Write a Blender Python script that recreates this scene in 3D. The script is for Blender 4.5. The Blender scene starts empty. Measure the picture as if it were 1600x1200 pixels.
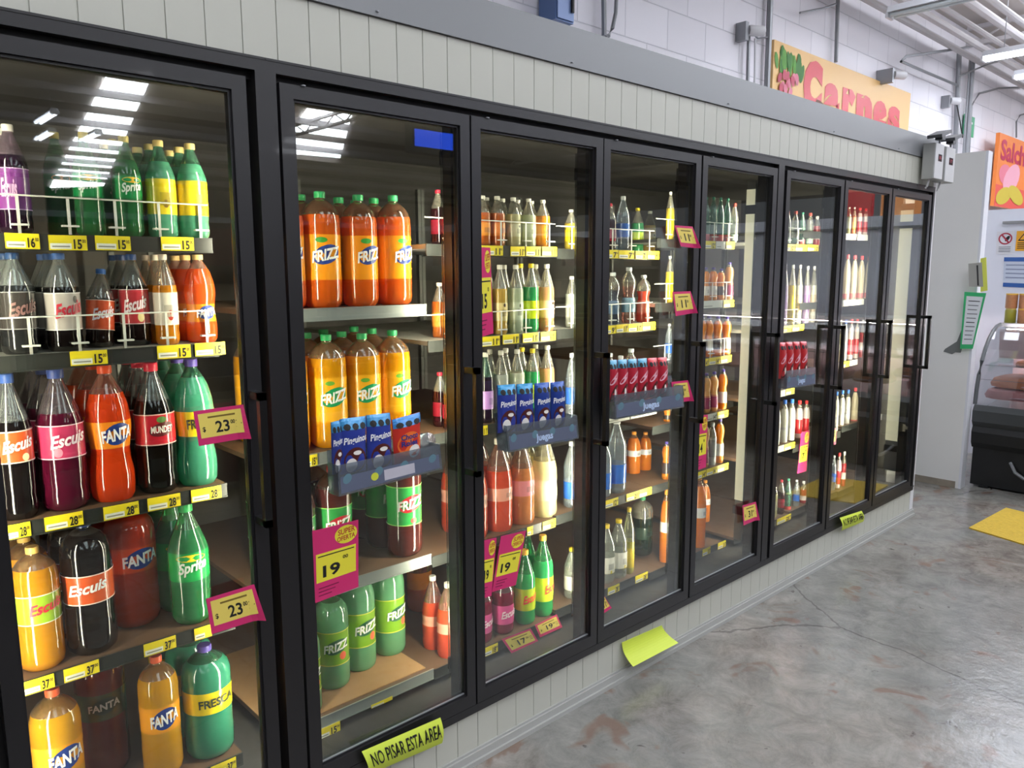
import bpy, math, random
from mathutils import Vector, Matrix
random.seed(7)
D = bpy.data; S = bpy.context.scene; COL = S.collection

# ------------------------------------------------------------------ camera
CF = 1200.93; YAW, PIT, ROL = map(math.radians, (42.845, 8.4147, -0.2053)); CAM = Vector((0, -1.7891, 1.6))
F_ = Vector((math.sin(YAW)*math.cos(PIT), math.cos(YAW)*math.cos(PIT), -math.sin(PIT)))
R0 = Vector((math.cos(YAW), -math.sin(YAW), 0)); U0 = R0.cross(F_)
R_ = R0*math.cos(ROL)+U0*math.sin(ROL); U_ = -R0*math.sin(ROL)+U0*math.cos(ROL)
cd = D.cameras.new('camera'); cam = D.objects.new('camera', cd); COL.objects.link(cam); S.camera = cam
cd.sensor_width = 36; cd.lens = CF/1600*36; cd.clip_start = .02; cd.clip_end = 200
M = Matrix.Identity(4)
for i, v in enumerate((R_, U_, -F_)):
    for j in range(3): M[j][i] = v[j]
M.translation = CAM; cam.matrix_world = M
def ray(u, v): return F_+R_*((u-800)/CF)-U_*((v-600)/CF)
def aty(u, v, y=0.): d = ray(u, v); return CAM+d*((y-CAM.y)/d.y)
def atx(u, v, x): d = ray(u, v); return CAM+d*((x-CAM.x)/d.x)
def atz(u, v, z): d = ray(u, v); return CAM+d*((z-CAM.z)/d.z)
def proj(p):
    q = Vector(p)-CAM; z = q.dot(F_); return 800+CF*q.dot(R_)/z, 600-CF*q.dot(U_)/z, z

# ------------------------------------------------------------------ view, world, big lights
S.view_settings.view_transform = 'Standard'; S.view_settings.look = 'None'
S.view_settings.exposure = 0.0; S.view_settings.gamma = 1
S.cycles.transparent_max_bounces = 24
S.cycles.max_bounces = 8
w = D.worlds.new('world'); S.world = w; w.use_nodes = True
w.node_tree.nodes['Background'].inputs[0].default_value = (.85, .9, 1, 1)
w.node_tree.nodes['Background'].inputs[1].default_value = 0.22
SKY_STRENGTH = 6.3      # skylight sheets, most of them added over the aisle as fill light
LED_STRENGTH = 85.0     # the LED strips on the cooler mullions
TUBE_STRENGTH = 22.0

# ------------------------------------------------------------------ materials
def lin(c):
    if isinstance(c, str):
        c = [int(c[i:i+2], 16)/255 for i in (0, 2, 4)]
        c = [x/12.92 if x <= .04045 else ((x+.055)/1.055)**2.4 for x in c]
    return (c[0], c[1], c[2], 1)
MATS = {}
def pm(name, c, rough=.5, metal=0, coat=0, emit=0, noise=0, nscale=30, spec=.5, bump=0):
    if name in MATS: return MATS[name]
    m = D.materials.new(name); m.use_nodes = True; nt = m.node_tree; b = nt.nodes['Principled BSDF']
    b.inputs['Base Color'].default_value = lin(c); b.inputs['Roughness'].default_value = rough
    b.inputs['Metallic'].default_value = metal; b.inputs['Coat Weight'].default_value = coat
    b.inputs['Specular IOR Level'].default_value = spec
    if emit:
        b.inputs['Emission Color'].default_value = lin(c); b.inputs['Emission Strength'].default_value = emit
    if noise or bump:
        tc = nt.nodes.new('ShaderNodeTexCoord'); n = nt.nodes.new('ShaderNodeTexNoise')
        n.inputs['Scale'].default_value = nscale; n.inputs['Detail'].default_value = 5
        nt.links.new(tc.outputs['Object'], n.inputs['Vector'])
        if noise:
            r = nt.nodes.new('ShaderNodeMix'); r.data_type = 'RGBA'
            a = lin(c); r.inputs[6].default_value = tuple(x*(1-noise) for x in a[:3])+(1,)
            r.inputs[7].default_value = tuple(min(1, x*(1+noise)) for x in a[:3])+(1,)
            nt.links.new(n.outputs['Fac'], r.inputs[0]); nt.links.new(r.outputs[2], b.inputs['Base Color'])
        if bump:
            bp = nt.nodes.new('ShaderNodeBump'); bp.inputs['Strength'].default_value = bump; bp.inputs['Distance'].default_value = .01
            nt.links.new(n.outputs['Fac'], bp.inputs['Height']); nt.links.new(bp.outputs[0], b.inputs['Normal'])
    MATS[name] = m; return m
def clear(name, c, r0=.05, power=4, rough=.02, haze=0):
    """thin clear sheet: tinted see-through mixed with a mirror by viewing angle"""
    if name in MATS: return MATS[name]
    m = D.materials.new(name); m.use_nodes = True; nt = m.node_tree; nt.nodes.clear()
    o = nt.nodes.new('ShaderNodeOutputMaterial'); t = nt.nodes.new('ShaderNodeBsdfTransparent'); g = nt.nodes.new('ShaderNodeBsdfGlossy')
    t.inputs[0].default_value = lin(c); g.inputs['Roughness'].default_value = rough; g.inputs[0].default_value = (1, 1, 1, 1)
    lw = nt.nodes.new('ShaderNodeLayerWeight'); lw.inputs['Blend'].default_value = .5
    p = nt.nodes.new('ShaderNodeMath'); p.operation = 'POWER'; p.inputs[1].default_value = power
    nt.links.new(lw.outputs['Facing'], p.inputs[0])
    q = nt.nodes.new('ShaderNodeMath'); q.operation = 'MULTIPLY_ADD'; q.inputs[1].default_value = 1-r0; q.inputs[2].default_value = r0
    nt.links.new(p.outputs[0], q.inputs[0])
    mx = nt.nodes.new('ShaderNodeMixShader'); nt.links.new(q.outputs[0], mx.inputs[0])
    if haze:
        d = nt.nodes.new('ShaderNodeBsdfDiffuse'); d.inputs[0].default_value = lin(c)
        h = nt.nodes.new('ShaderNodeMixShader'); h.inputs[0].default_value = haze
        nt.links.new(t.outputs[0], h.inputs[1]); nt.links.new(d.outputs[0], h.inputs[2]); nt.links.new(h.outputs[0], mx.inputs[1])
    else: nt.links.new(t.outputs[0], mx.inputs[1])
    nt.links.new(g.outputs[0], mx.inputs[2]); nt.links.new(mx.outputs[0], o.inputs[0])
    MATS[name] = m; return m
def drinkm(name, c, trans=.4):
    """coloured drink behind a glossy bottle wall: diffuse + light passing through"""
    if name in MATS: return MATS[name]
    m = D.materials.new(name); m.use_nodes = True; nt = m.node_tree; b = nt.nodes['Principled BSDF']
    b.inputs['Base Color'].default_value = lin(c); b.inputs['Roughness'].default_value = .1; b.inputs['Specular IOR Level'].default_value = .8
    b.inputs['Coat Weight'].default_value = 1; b.inputs['Coat Roughness'].default_value = .05
    t = nt.nodes.new('ShaderNodeBsdfTranslucent'); t.inputs[0].default_value = lin(c)
    mx = nt.nodes.new('ShaderNodeMixShader'); mx.inputs[0].default_value = trans
    o = nt.nodes['Material Output']; nt.links.new(b.outputs[0], mx.inputs[1]); nt.links.new(t.outputs[0], mx.inputs[2]); nt.links.new(mx.outputs[0], o.inputs[0])
    MATS[name] = m; return m
BLACK = pm('black_frame', '1c1b1d', .38, 0, .1)
BLACK2 = pm('dark_gap', '0a0a0b', .6)
WHITE = pm('white_panel', 'bdbdb1', .45, noise=.04, nscale=3)
TRIM = pm('grey_trim', '7f8183', .35, .1)
STEEL = pm('galvanised_steel', '8f9194', .4, .6)
WHITEP = pm('white_paint', 'd6d6d8', .5)
YEL = pm('tag_yellow', 'f2dc22', .45)
TAGW = pm('tag_white', 'e9e9df', .5)
INK = pm('black_ink', '131313', .6)
PAPERY = pm('offer_yellow', 'e6cf62', .5)
MAG = pm('offer_magenta', 'd02e6c', .4)
NEON = pm('neon_paper', 'cfe04a', .6)

# ------------------------------------------------------------------ mesh helpers
class MB:
    def __init__(s): s.v = []; s.f = []; s.m = []
    def quad(s, a, b, c, d, mi=0):
        n = len(s.v); s.v += [tuple(a), tuple(b), tuple(c), tuple(d)]; s.f.append((n, n+1, n+2, n+3)); s.m.append(mi); return s
    def box(s, x0, x1, y0, y1, z0, z1, mi=0, T=None):
        n = len(s.v); P = [(x, y, z) for z in (z0, z1) for y in (y0, y1) for x in (x0, x1)]
        if T: P = [tuple(T @ Vector(p)) for p in P]
        s.v += P
        for f in ((0, 2, 3, 1), (4, 5, 7, 6), (0, 1, 5, 4), (2, 6, 7, 3), (0, 4, 6, 2), (1, 3, 7, 5)):
            s.f.append(tuple(n+i for i in f)); s.m.append(mi)
        return s
    def tube(s, pts, r, seg=8, mi=0, caps=True):
        pts = [Vector(p) for p in pts]; n0 = len(s.v)
        for i, p in enumerate(pts):
            d = (pts[min(i+1, len(pts)-1)]-pts[max(i-1, 0)]).normalized()
            a = d.cross(Vector((0, 0, 1)) if abs(d.z) < .9 else Vector((1, 0, 0))).normalized(); b = d.cross(a)
            rr = r[i] if isinstance(r, (list, tuple)) else r
            for k in range(seg):
                t = 2*math.pi*k/seg; s.v.append(tuple(p+a*rr*math.cos(t)+b*rr*math.sin(t)))
        for i in range(len(pts)-1):
            for k in range(seg):
                a = n0+i*seg+k; b = n0+i*seg+(k+1) % seg; s.f.append((a, b, b+seg, a+seg)); s.m.append(mi)
        if caps:
            s.f.append(tuple(n0+k for k in range(seg))[::-1]); s.f.append(tuple(n0+(len(pts)-1)*seg+k for k in range(seg))); s.m += [mi, mi]
        return s
    def lathe(s, prof, seg=28, mi=0, a0=0, a1=2*math.pi, close=True, o=(0, 0, 0)):
        n0 = len(s.v); full = abs(a1-a0-2*math.pi) < 1e-6; k1 = seg if full else seg+1
        for r, z in prof:
            for k in range(k1):
                t = a0+(a1-a0)*k/seg; s.v.append((o[0]+r*math.cos(t), o[1]+r*math.sin(t), o[2]+z))
        for i in range(len(prof)-1):
            for k in range(seg):
                a = n0+i*k1+k; b = n0+i*k1+(k+1) % k1; s.f.append((a, b, b+k1, a+k1)); s.m.append(mi)
        if close and full:
            if prof[0][0] > 1e-5: s.f.append(tuple(n0+k for k in range(seg))[::-1]); s.m.append(mi)
            if prof[-1][0] > 1e-5: s.f.append(tuple(n0+(len(prof)-1)*k1+k for k in range(seg))); s.m.append(mi)
        return s
    def surf(s, fn, nu=8, nv=8, th=.0006, mi=0):
        """a sheet fn(u,v)->point with real thickness"""
        n0 = len(s.v); P = [[Vector(fn(i/nu, j/nv)) for i in range(nu+1)] for j in range(nv+1)]
        for side in (0, 1):
            for j in range(nv+1):
                for i in range(nu+1):
                    du = P[j][min(i+1, nu)]-P[j][max(i-1, 0)]; dv = P[min(j+1, nv)][i]-P[max(j-1, 0)][i]
                    n = du.cross(dv).normalized(); s.v.append(tuple(P[j][i]-n*th*side))
        W = nu+1; H = W*(nv+1)
        for j in range(nv):
            for i in range(nu):
                a = n0+j*W+i; s.f.append((a, a+1, a+1+W, a+W)); s.f.append((a+H, a+H+W, a+H+1+W, a+H+1)); s.m += [mi, mi]
        for i in range(nu):
            for a in (n0+i, n0+nv*W+i+0):
                s.f.append((a, a+H, a+H+1, a+1)); s.m.append(mi)
        for j in range(nv):
            for a in (n0+j*W, n0+j*W+nu):
                s.f.append((a, a+W, a+W+H, a+H)); s.m.append(mi)
        return s
    def build(s, name, mats, parent=None, smooth=False, loc=None):
        me = D.meshes.new(name); me.from_pydata(s.v, [], s.f)
        for m in (mats if isinstance(mats, (list, tuple)) else [mats]): me.materials.append(m)
        if any(s.m): me.polygons.foreach_set('material_index', s.m)
        if smooth:
            me.shade_smooth()
            try: me.set_sharp_from_angle(angle=math.radians(38))
            except Exception: pass
        me.update(); o = D.objects.new(name, me); COL.objects.link(o)
        if parent is not None: o.parent = parent
        if loc is not None: o.location = loc
        return o
def tag(o, label=None, cat=None, group=None, kind=None):
    if label: o['label'] = label
    if cat: o['category'] = cat
    if group: o['group'] = group
    if kind: o['kind'] = kind
    return o
def empty(name, loc=(0, 0, 0), rz=0, label=None, cat=None, group=None):
    o = D.objects.new(name, None); COL.objects.link(o); o.location = loc; o.rotation_euler = (0, 0, rz); o.empty_display_size = .05
    return tag(o, label, cat, group)
KIDS = {}
def copy_tree(o, parent=None):
    c = o.copy(); COL.objects.link(c)
    if parent is not None: c.parent = parent
    for ch in [x for x in o.children]: copy_tree(ch, c)
    return c
def cbox(name, x0, x1, y0, y1, z0, z1, mat, parent=None):
    return MB().box(x0, x1, y0, y1, z0, z1).build(name, mat, parent)
TXT = {}
def textgeo(s, bold=.02, slant=0):
    key = (s, bold, slant)
    if key in TXT: return TXT[key]
    cu = D.curves.new('t', 'FONT'); cu.body = s; cu.size = 1; cu.offset = bold; cu.resolution_u = 3; cu.shear = slant
    o = D.objects.new('t', cu); COL.objects.link(o); bpy.context.view_layer.update()
    me = D.meshes.new_from_object(o.evaluated_get(bpy.context.evaluated_depsgraph_get()))
    V = [v.co.copy() for v in me.vertices]; Fc = [tuple(p.vertices) for p in me.polygons]
    D.objects.remove(o); D.curves.remove(cu); D.meshes.remove(me)
    x0 = min(v.x for v in V); x1 = max(v.x for v in V); y0 = min(v.y for v in V); y1 = max(v.y for v in V)
    V = [((v.x-x0)/(x1-x0), (v.y-y0)/(y1-y0)) for v in V]
    TXT[key] = (V, Fc, (x1-x0)/(y1-y0)); return TXT[key]
def maptext(name, s, fn, u0, u1, v0, v1, mat, parent, lift=.0006, bold=.02, slant=0, rise=0):
    """lettering laid onto the sheet fn, slightly in front of it"""
    V, Fc, asp = textgeo(s, bold, slant); out = []
    for a, b in V:
        u = u0+(u1-u0)*a; v = v0+(v1-v0)*b+rise*a; p = Vector(fn(u, v)); e = .01
        n = (Vector(fn(u+e, v))-p).cross(Vector(fn(u, v+e))-p).normalized(); out.append(tuple(p+n*lift))
    m = MB(); m.v = out; m.f = Fc; m.m = [0]*len(Fc); return m.build(name, mat, parent)
def mapdisc(name, fn, uc, vc, ru, rv, mat, parent, lift=.0004, n=20, tilt=0):
    out = []
    for k in range(n):
        t = 2*math.pi*k/n; a = ru*math.cos(t); b = rv*math.sin(t)
        u = uc+a; v = vc+b+tilt*a; p = Vector(fn(u, v)); e = .01
        q = (Vector(fn(u+e, v))-p).cross(Vector(fn(u, v+e))-p).normalized(); out.append(tuple(p+q*lift))
    p = Vector(fn(uc, vc)); q = (Vector(fn(uc+.01, vc))-p).cross(Vector(fn(uc, vc+.01))-p).normalized(); out.append(tuple(p+q*lift))
    m = MB(); m.v = out; m.f = [(k, (k+1) % n, n) for k in range(n)]; m.m = [0]*n; return m.build(name, mat, parent)
def maprect(name, fn, u0, u1, v0, v1, mat, parent, lift=.0004, nu=6, nv=2):
    g = lambda u, v: Vector(fn(u0+(u1-u0)*u, v0+(v1-v0)*v))
    m = MB(); W = nu+1
    for j in range(nv+1):
        for i in range(nu+1):
            u, v = i/nu, j/nv; p = g(u, v); n = (g(u+.01, v)-p).cross(g(u, v+.01)-p).normalized(); m.v.append(tuple(p+n*lift))
    for j in range(nv):
        for i in range(nu): a = j*W+i; m.f.append((a, a+1, a+1+W, a+W)); m.m.append(0)
    return m.build(name, mat, parent)
def bilin(a, b, c, d, bend=0, bv=0):
    """a,b bottom left/right, c,d top left/right"""
    a, b, c, d = map(Vector, (a, b, c, d)); n = (b-a).cross(c-a).normalized()
    return lambda u, v: (a*(1-u)+b*u)*(1-v)+(c*(1-u)+d*u)*v+n*(bend*4*u*(1-u)+bv*4*v*(1-v))
def pxsheet(q, y=-.02, bend=0, bv=0):
    """q: px of bottom-left, bottom-right, top-left, top-right"""
    return bilin(*[aty(a, b, y) for a, b in q], bend, bv)

# ------------------------------------------------------------------ big structure
def floor_mat():
    m = D.materials.new('concrete'); m.use_nodes = True; nt = m.node_tree; b = nt.nodes['Principled BSDF']; L = nt.links.new
    tc = nt.nodes.new('ShaderNodeTexCoord')
    def noise(sc, det=6, dist=0, rough=.6):
        n = nt.nodes.new('ShaderNodeTexNoise'); n.inputs['Scale'].default_value = sc; n.inputs['Detail'].default_value = det
        n.inputs['Distortion'].default_value = dist; n.inputs['Roughness'].default_value = rough; L(tc.outputs['Object'], n.inputs['Vector']); return n
    def ramp(n, *st):
        r = nt.nodes.new('ShaderNodeValToRGB'); e = r.color_ramp.elements
        while len(e) < len(st): e.new(.5)
        for k, (p, c) in enumerate(st): e[k].position = p; e[k].color = lin(c)
        L(n.outputs['Fac'], r.inputs[0]); return r
    def mix(a, c, f, mode='MIX'):
        x = nt.nodes.new('ShaderNodeMix'); x.data_type = 'RGBA'; x.blend_type = mode
        L(a.outputs[0 if a.type != 'MIX' else 2], x.inputs[6]); L(c.outputs[0 if c.type != 'MIX' else 2], x.inputs[7])
        if isinstance(f, float): x.inputs[0].default_value = f
        else: L(f.outputs[0], x.inputs[0])
        return x
    base = ramp(noise(1.1, 8, .6), (.3, '544b41'), (.5, '71685e'), (.7, '938b81'))
    fine = ramp(noise(7, 12, .5, .78), (.34, '4a433d'), (.66, 'b9b3ab'))
    a = mix(base, fine, .5)
    cool = ramp(noise(.8, 4, .8), (.42, '000000'), (.6, 'ffffff')); cl = nt.nodes.new('ShaderNodeRGB'); cl.outputs[0].default_value = lin('7f8785'); cf = nt.nodes.new('ShaderNodeMath'); cf.operation = 'MULTIPLY'; cf.inputs[1].default_value = .4; L(cool.outputs[0], cf.inputs[0]); a = mix(a, cl, cf)
    spots = ramp(noise(3.3, 3, 1.2), (.60, '000000'), (.68, 'ffffff'))
    brown = nt.nodes.new('ShaderNodeRGB'); brown.outputs[0].default_value = lin('7a6152')
    sp = nt.nodes.new('ShaderNodeMath'); sp.operation = 'MULTIPLY'; sp.inputs[1].default_value = .75; L(spots.outputs[0], sp.inputs[0])
    a = mix(a, brown, sp)
    dk = ramp(noise(15, 4, .5), (.67, '000000'), (.74, 'ffffff')); d2 = nt.nodes.new('ShaderNodeMath'); d2.operation = 'MULTIPLY'; d2.inputs[1].default_value = .8; L(dk.outputs[0], d2.inputs[0])
    col = nt.nodes.new('ShaderNodeRGB'); col.outputs[0].default_value = lin('3c3530'); a = mix(a, col, d2)
    L(a.outputs[2], b.inputs['Base Color'])
    v = nt.nodes.new('ShaderNodeTexVoronoi'); v.feature = 'DISTANCE_TO_EDGE'; v.inputs['Scale'].default_value = .55
    wn = noise(2.5, 4); mv = nt.nodes.new('ShaderNodeMix'); mv.data_type = 'RGBA'; mv.inputs[0].default_value = .12
    L(tc.outputs['Object'], mv.inputs[6]); L(wn.outputs['Color'], mv.inputs[7]); L(mv.outputs[2], v.inputs['Vector'])
    cr = nt.nodes.new('ShaderNodeMath'); cr.operation = 'LESS_THAN'; cr.inputs[1].default_value = .0022; L(v.outputs[0], cr.inputs[0])
    crm = nt.nodes.new('ShaderNodeMath'); crm.operation = 'MULTIPLY'; crm.inputs[1].default_value = .45; L(cr.outputs[0], crm.inputs[0])
    a2 = nt.nodes.new('ShaderNodeMix'); a2.data_type = 'RGBA'; L(crm.outputs[0], a2.inputs[0]); L(a.outputs[2], a2.inputs[6]); a2.inputs[7].default_value = lin('2c2825')
    L(a2.outputs[2], b.inputs['Base Color'])
    rr = ramp(noise(2.2, 5), (.3, '3c3c3c'), (.7, '8a8a8a')); L(rr.outputs[0], b.inputs['Roughness'])
    bp = nt.nodes.new('ShaderNodeBump'); bp.inputs['Strength'].default_value = .35; bp.inputs['Distance'].default_value = .006
    L(noise(22, 6).outputs['Fac'], bp.inputs['Height']); L(bp.outputs[0], b.inputs['Normal'])
    return m
def block_mat():
    m = D.materials.new('painted_block'); m.use_nodes = True; nt = m.node_tree; b = nt.nodes['Principled BSDF']; L = nt.links.new
    tc = nt.nodes.new('ShaderNodeTexCoord'); mp = nt.nodes.new('ShaderNodeMapping'); mp.inputs['Rotation'].default_value = (math.radians(-90), 0, 0)
    br = nt.nodes.new('ShaderNodeTexBrick'); br.inputs['Scale'].default_value = 1; br.inputs['Brick Width'].default_value = .52; br.inputs['Row Height'].default_value = .3
    br.inputs['Mortar Size'].default_value = .006; br.inputs['Mortar Smooth'].default_value = .6
    br.inputs['Color1'].default_value = lin('eceaf0'); br.inputs['Color2'].default_value = lin('e6e4ea'); br.inputs['Mortar'].default_value = lin('d0cfd6')
    L(tc.outputs['Object'], mp.inputs[0]); L(mp.outputs[0], br.inputs['Vector']); L(br.outputs['Color'], b.inputs['Base Color'])
    bp = nt.nodes.new('ShaderNodeBump'); bp.invert = True; bp.inputs['Strength'].default_value = .5; bp.inputs['Distance'].default_value = .01
    L(br.outputs['Fac'], bp.inputs['Height']); L(bp.outputs[0], b.inputs['Normal']); b.inputs['Roughness'].default_value = .55
    return m
def struct(o): o['kind'] = 'structure'; return o
struct(cbox('floor', -12, 34, -44, 6, -.1, 0, floor_mat()))
struct(cbox('wall_back', -12, 34, 2.02, 2.2, 0, 5.2, block_mat()))
CEIL = pm('ceiling_sheet', 'b5aea8', .7)
struct(cbox('ceiling', -12, 34, -44, 2.2, 4.75, 4.85, CEIL))
PANELW = pm('cold_wall_white', 'e2e6f2', .35)
struct(cbox('wall_right', 7.42, 7.55, -6, 2.0, 0, 2.085, PANELW))
# glowing skylight sheets: two mirrored in the doors, the overhead row added for light
SKYFILL = pm('fill_skylight_sheet', 'f2f6ff', .5, emit=SKY_STRENGTH); SKY2 = pm('skylight_sheet_sunny', 'f4f8ff', .5, emit=SKY_STRENGTH*3.2)
sky_px = [((165, 118), (228, 120), (205, 300), (105, 300)), ((480, 168), (550, 182), (500, 245), (462, 240))]
def skylight(c4, i):
    m = MB(); P = [Vector(p) for p in c4]; m.v = [tuple(p) for p in P]+[(p.x, p.y, p.z+.03) for p in P]
    m.f = [(0, 1, 2, 3), (7, 6, 5, 4), (0, 4, 5, 1), (1, 5, 6, 2), (2, 6, 7, 3), (3, 7, 4, 0)]; m.m = [0]*6
    o = m.build('sky_and_fill_sheet_%d' % i, SKY2 if i < 3 else SKYFILL); struct(o)
skylight([(4.0, -11.9, 4.7), (4.55, -11.55, 4.7), (8.7, -29.5, 4.7), (7.4, -31.5, 4.7)], 1)
skylight([(7.6, -12.1, 4.7), (8.6, -12.2, 4.7), (11.5, -17.6, 4.7), (9.7, -17.8, 4.7)], 2)
k = 3
for x0 in (-4, -.5, 3, 6.5, 10, 13.5, 17):  # overhead sheets added to light aisle and wall; only the far right shows
    ye = -.9 if x0 < 6 else 1.0; sw = 1.3 if x0 < 6 else 2.3
    skylight([(x0, -8.2, 4.7), (x0+sw, -8.2, 4.7), (x0+sw, ye, 4.7), (x0, ye, 4.7)], k); k += 1
# ------------------------------------------------------------------ walk-in cooler
XL = [-.3327, .2669, .9348, 1.5266, 2.117, 2.7139, 3.3851, 3.9846, 4.5843]; G = .5032; ZT, ZB = 2.004, .262; ST = .041
cooler = empty('walk_in_cooler', (2.4, 0, 0), 0, 'long white walk-in drinks cooler with eight black framed glass doors', 'cooler')
Cp = cooler
def off(o): o.matrix_parent_inverse = Matrix.Translation((-2.4, 0, 0)); return o
def cpart(mb, name, mat, smooth=False): return off(mb.build(name, mat, cooler, smooth))
def bead(z0, z1, y=0.0, x0=-1.0, x1=5.19):
    m = MB(); x = 1.672-.0855*32
    m.box(x0, x1, y+.004, y+.03, z0, z1)
    while x < x1:
        a, b = max(x+.0012, x0), min(x+.0843, x1)
        if b > a:
            m.box(a, b, y, y+.0041, z0, z1)
        x += .0855
    return m
cpart(bead(2.094, 2.25), 'fascia_panel', WHITE)
cpart(bead(.04, .19), 'base_panel', WHITE)
cpart(MB().box(-1, 5.24, -.008, .03, 2.2515, 2.375).box(-1, 5.24, .03, 2.0, 2.36, 2.375), 'top_trim', TRIM)
cpart(MB().box(-1, 5.24, .001, .02, 2.246, 2.2515), 'seam', pm('seam_shadow', '55524e', .7))
m = MB()
m.box(-1, 5.24, -.02, .0, 0, .016).box(-1, 5.24, -.012, .0, .016, .04).box(-1, 5.24, -.006, .0, .04, .048)
cpart(m, 'base_trim', pm('base_trim_grey', 'a9a9a4', .45))
cpart(MB().box(5.186, 5.24, -.002, .04, .04, 2.2515).box(5.2, 5.24, .04, 2.0, 0, 2.36), 'corner_post', WHITEP)
m = MB()
for x in (1.92, 2.85, 3.8, 4.6, 1.18, .1): cpart(MB().lathe([(0, 0), (.004, 0), (.004, .003), (0, .004)], 8, o=(x, -.0105, 2.262)), 'screw', STEEL)
LIN = pm('cooler_liner', '4d4a46', .6)
cpart(MB().box(-1, 5.2, 1.3, 1.34, .19, 2.2).box(-1, 5.2, .03, 1.3, 2.1, 2.14), 'back_liner', LIN)
cpart(MB().box(-1, 5.2, .03, 1.3, .19, .2).box(-1.02, -1, 0, 1.3, .19, 2.1).box(5.17, 5.2, .16, 1.3, .2, 2.1), 'inner_liner', pm('liner_floor', '444240', .5))
# section frames
SEC = [(-1.0, .862), (.862, 3.301), (3.301, 5.19)]
for a, b in SEC:
    m = MB(); y0, y1 = -.014, .035
    m.box(a, b, y0, y1, 2.062, 2.094).box(a, b, y0, y1, .182, .212)
    m.box(a, a+.026, y0, y1, .212, 2.062).box(b-.026, b, y0, y1, .212, 2.062)
    m.box(a+.001, b-.001, -.0155, y0, 2.088, 2.092).box(a+.001, b-.001, -.018, y0, .205, .212)
    cpart(m, 'section_frame', BLACK)
    m = MB(); m.box(a+.026, b-.026, .012, .035, 2.045, 2.062)
    cpart(m, 'header_gap', BLACK2)
# mullions behind the doors
LED = pm('led_strip', 'fff3d8', .5, emit=LED_STRENGTH); LEDSOFT = pm('led_cover', 'efe6c6', .5, emit=.62)
LENS = clear('light_cover', 'd9dcd8', .06, 4, .1); RIB = clear('acrylic_rib', 'b9bdba', .16, 2, .2)
cents = []
for i, x in enumerate(XL):
    c = x-.0455 if i not in (2, 6) else x-.083
    cents.append((c, .03 if i not in (2, 6) else .05))
cents.append((5.155, .035))
for i, (c, hw) in enumerate(cents):
    m = MB().box(c-hw, c+hw, .036, .075, .2, 2.07)
    cpart(m, 'mullion', BLACK)
    # fixture behind it: metal spine, clear ribbed cover, two lit faces turned to the shelves
    fx = cpart(MB().box(c-.02, c+.02, .075, .082, .3, 2.0), 'light_fixture', STEEL)
    e = MB().quad((c+.016, .0835, .34), (c-.016, .0835, .34), (c-.016, .0835, 1.96), (c+.016, .0835, 1.96))
    o = e.build('led_strip', LED, fx)
    for dx, yy in ((-.034, .077), (-.026, .079), (.026, .079)): MB().box(c+dx-.0012, c+dx+.0012, yy, yy+.003, .3, 2.0).build('cover_rib', RIB, fx)
    for z in (.33, 1.93): MB().box(c-.036, c+.03, .0765, .083, z-.02, z+.02).build('bracket', BLACK, fx)
for x, yy, y2 in ((3.238, .076, .118), (5.115, .076, .15)):
    fx = cpart(MB().box(x+.001, x+.012, yy, y2, .3, 2.0), 'end_light', STEEL)
    MB().box(x-.004, x+.001, yy, y2, .5, 1.96).build('lit_cover', LEDSOFT, fx)
    for z in (.45, 1.87): MB().box(x-.007, x, yy-.005, y2+.005, z-.02, z+.02).build('clip', BLACK, fx)
GLASS = clear('door_glass', 'eef2f0', .06, 4.2, .012)
GASK = pm('gasket', '9fa3a6', .35, .5)
for i, x in enumerate(XL):
    x0, x1 = x-ST, x+G+ST; z0, z1 = .2135, 2.043; m = MB()
    yf, yb = -.03, .01
    # stiles and rails with a bevelled inner lip
    for (a, b, c, d) in ((x0, x-.006, z0, z1), (x+G+.006, x1, z0, z1), (x-.006, x+G+.006, ZT+.006, z1), (x-.006, x+G+.006, z0, ZB-.006)):
        m.box(a, b, yf+.012, yb, c, d)
    for (a, b, c, d) in ((x-.006, x, ZB-.006, ZT+.006), (x+G, x+G+.006, ZB-.006, ZT+.006), (x, x+G, ZT, ZT+.006), (x, x+G, ZB-.006, ZB)):
        m.box(a, b, -.010, yb, c, d)
    dr = off(m.build('door', BLACK, cooler)); 
    g = MB().box(x, x+G, -.004, .0, ZB, ZT).build('glass', GLASS, dr); g['label'] = 'clear reflective glass pane'
    MB().box(x, x+G, -.0095, -.0045, ZB, ZB+.003).build('gasket', GASK, dr)
    hx = x+G+.017; h = MB()
    h.box(hx-.009, hx+.009, -.075, -.058, .985, 1.315)
    h.box(hx-.009, hx+.009, -.075, -.018, 1.297, 1.315).box(hx-.009, hx+.009, -.075, -.018, .985, 1.003)
    h.build('handle', pm('handle_black', '121213', .3), dr)
    MB().lathe([(0, -.001), (.006, -.001), (.006, .002), (.002, .003), (0, .003)], 10).build('hinge_pin', STEEL, dr, loc=(x+.02, -.02, z1))
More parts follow.
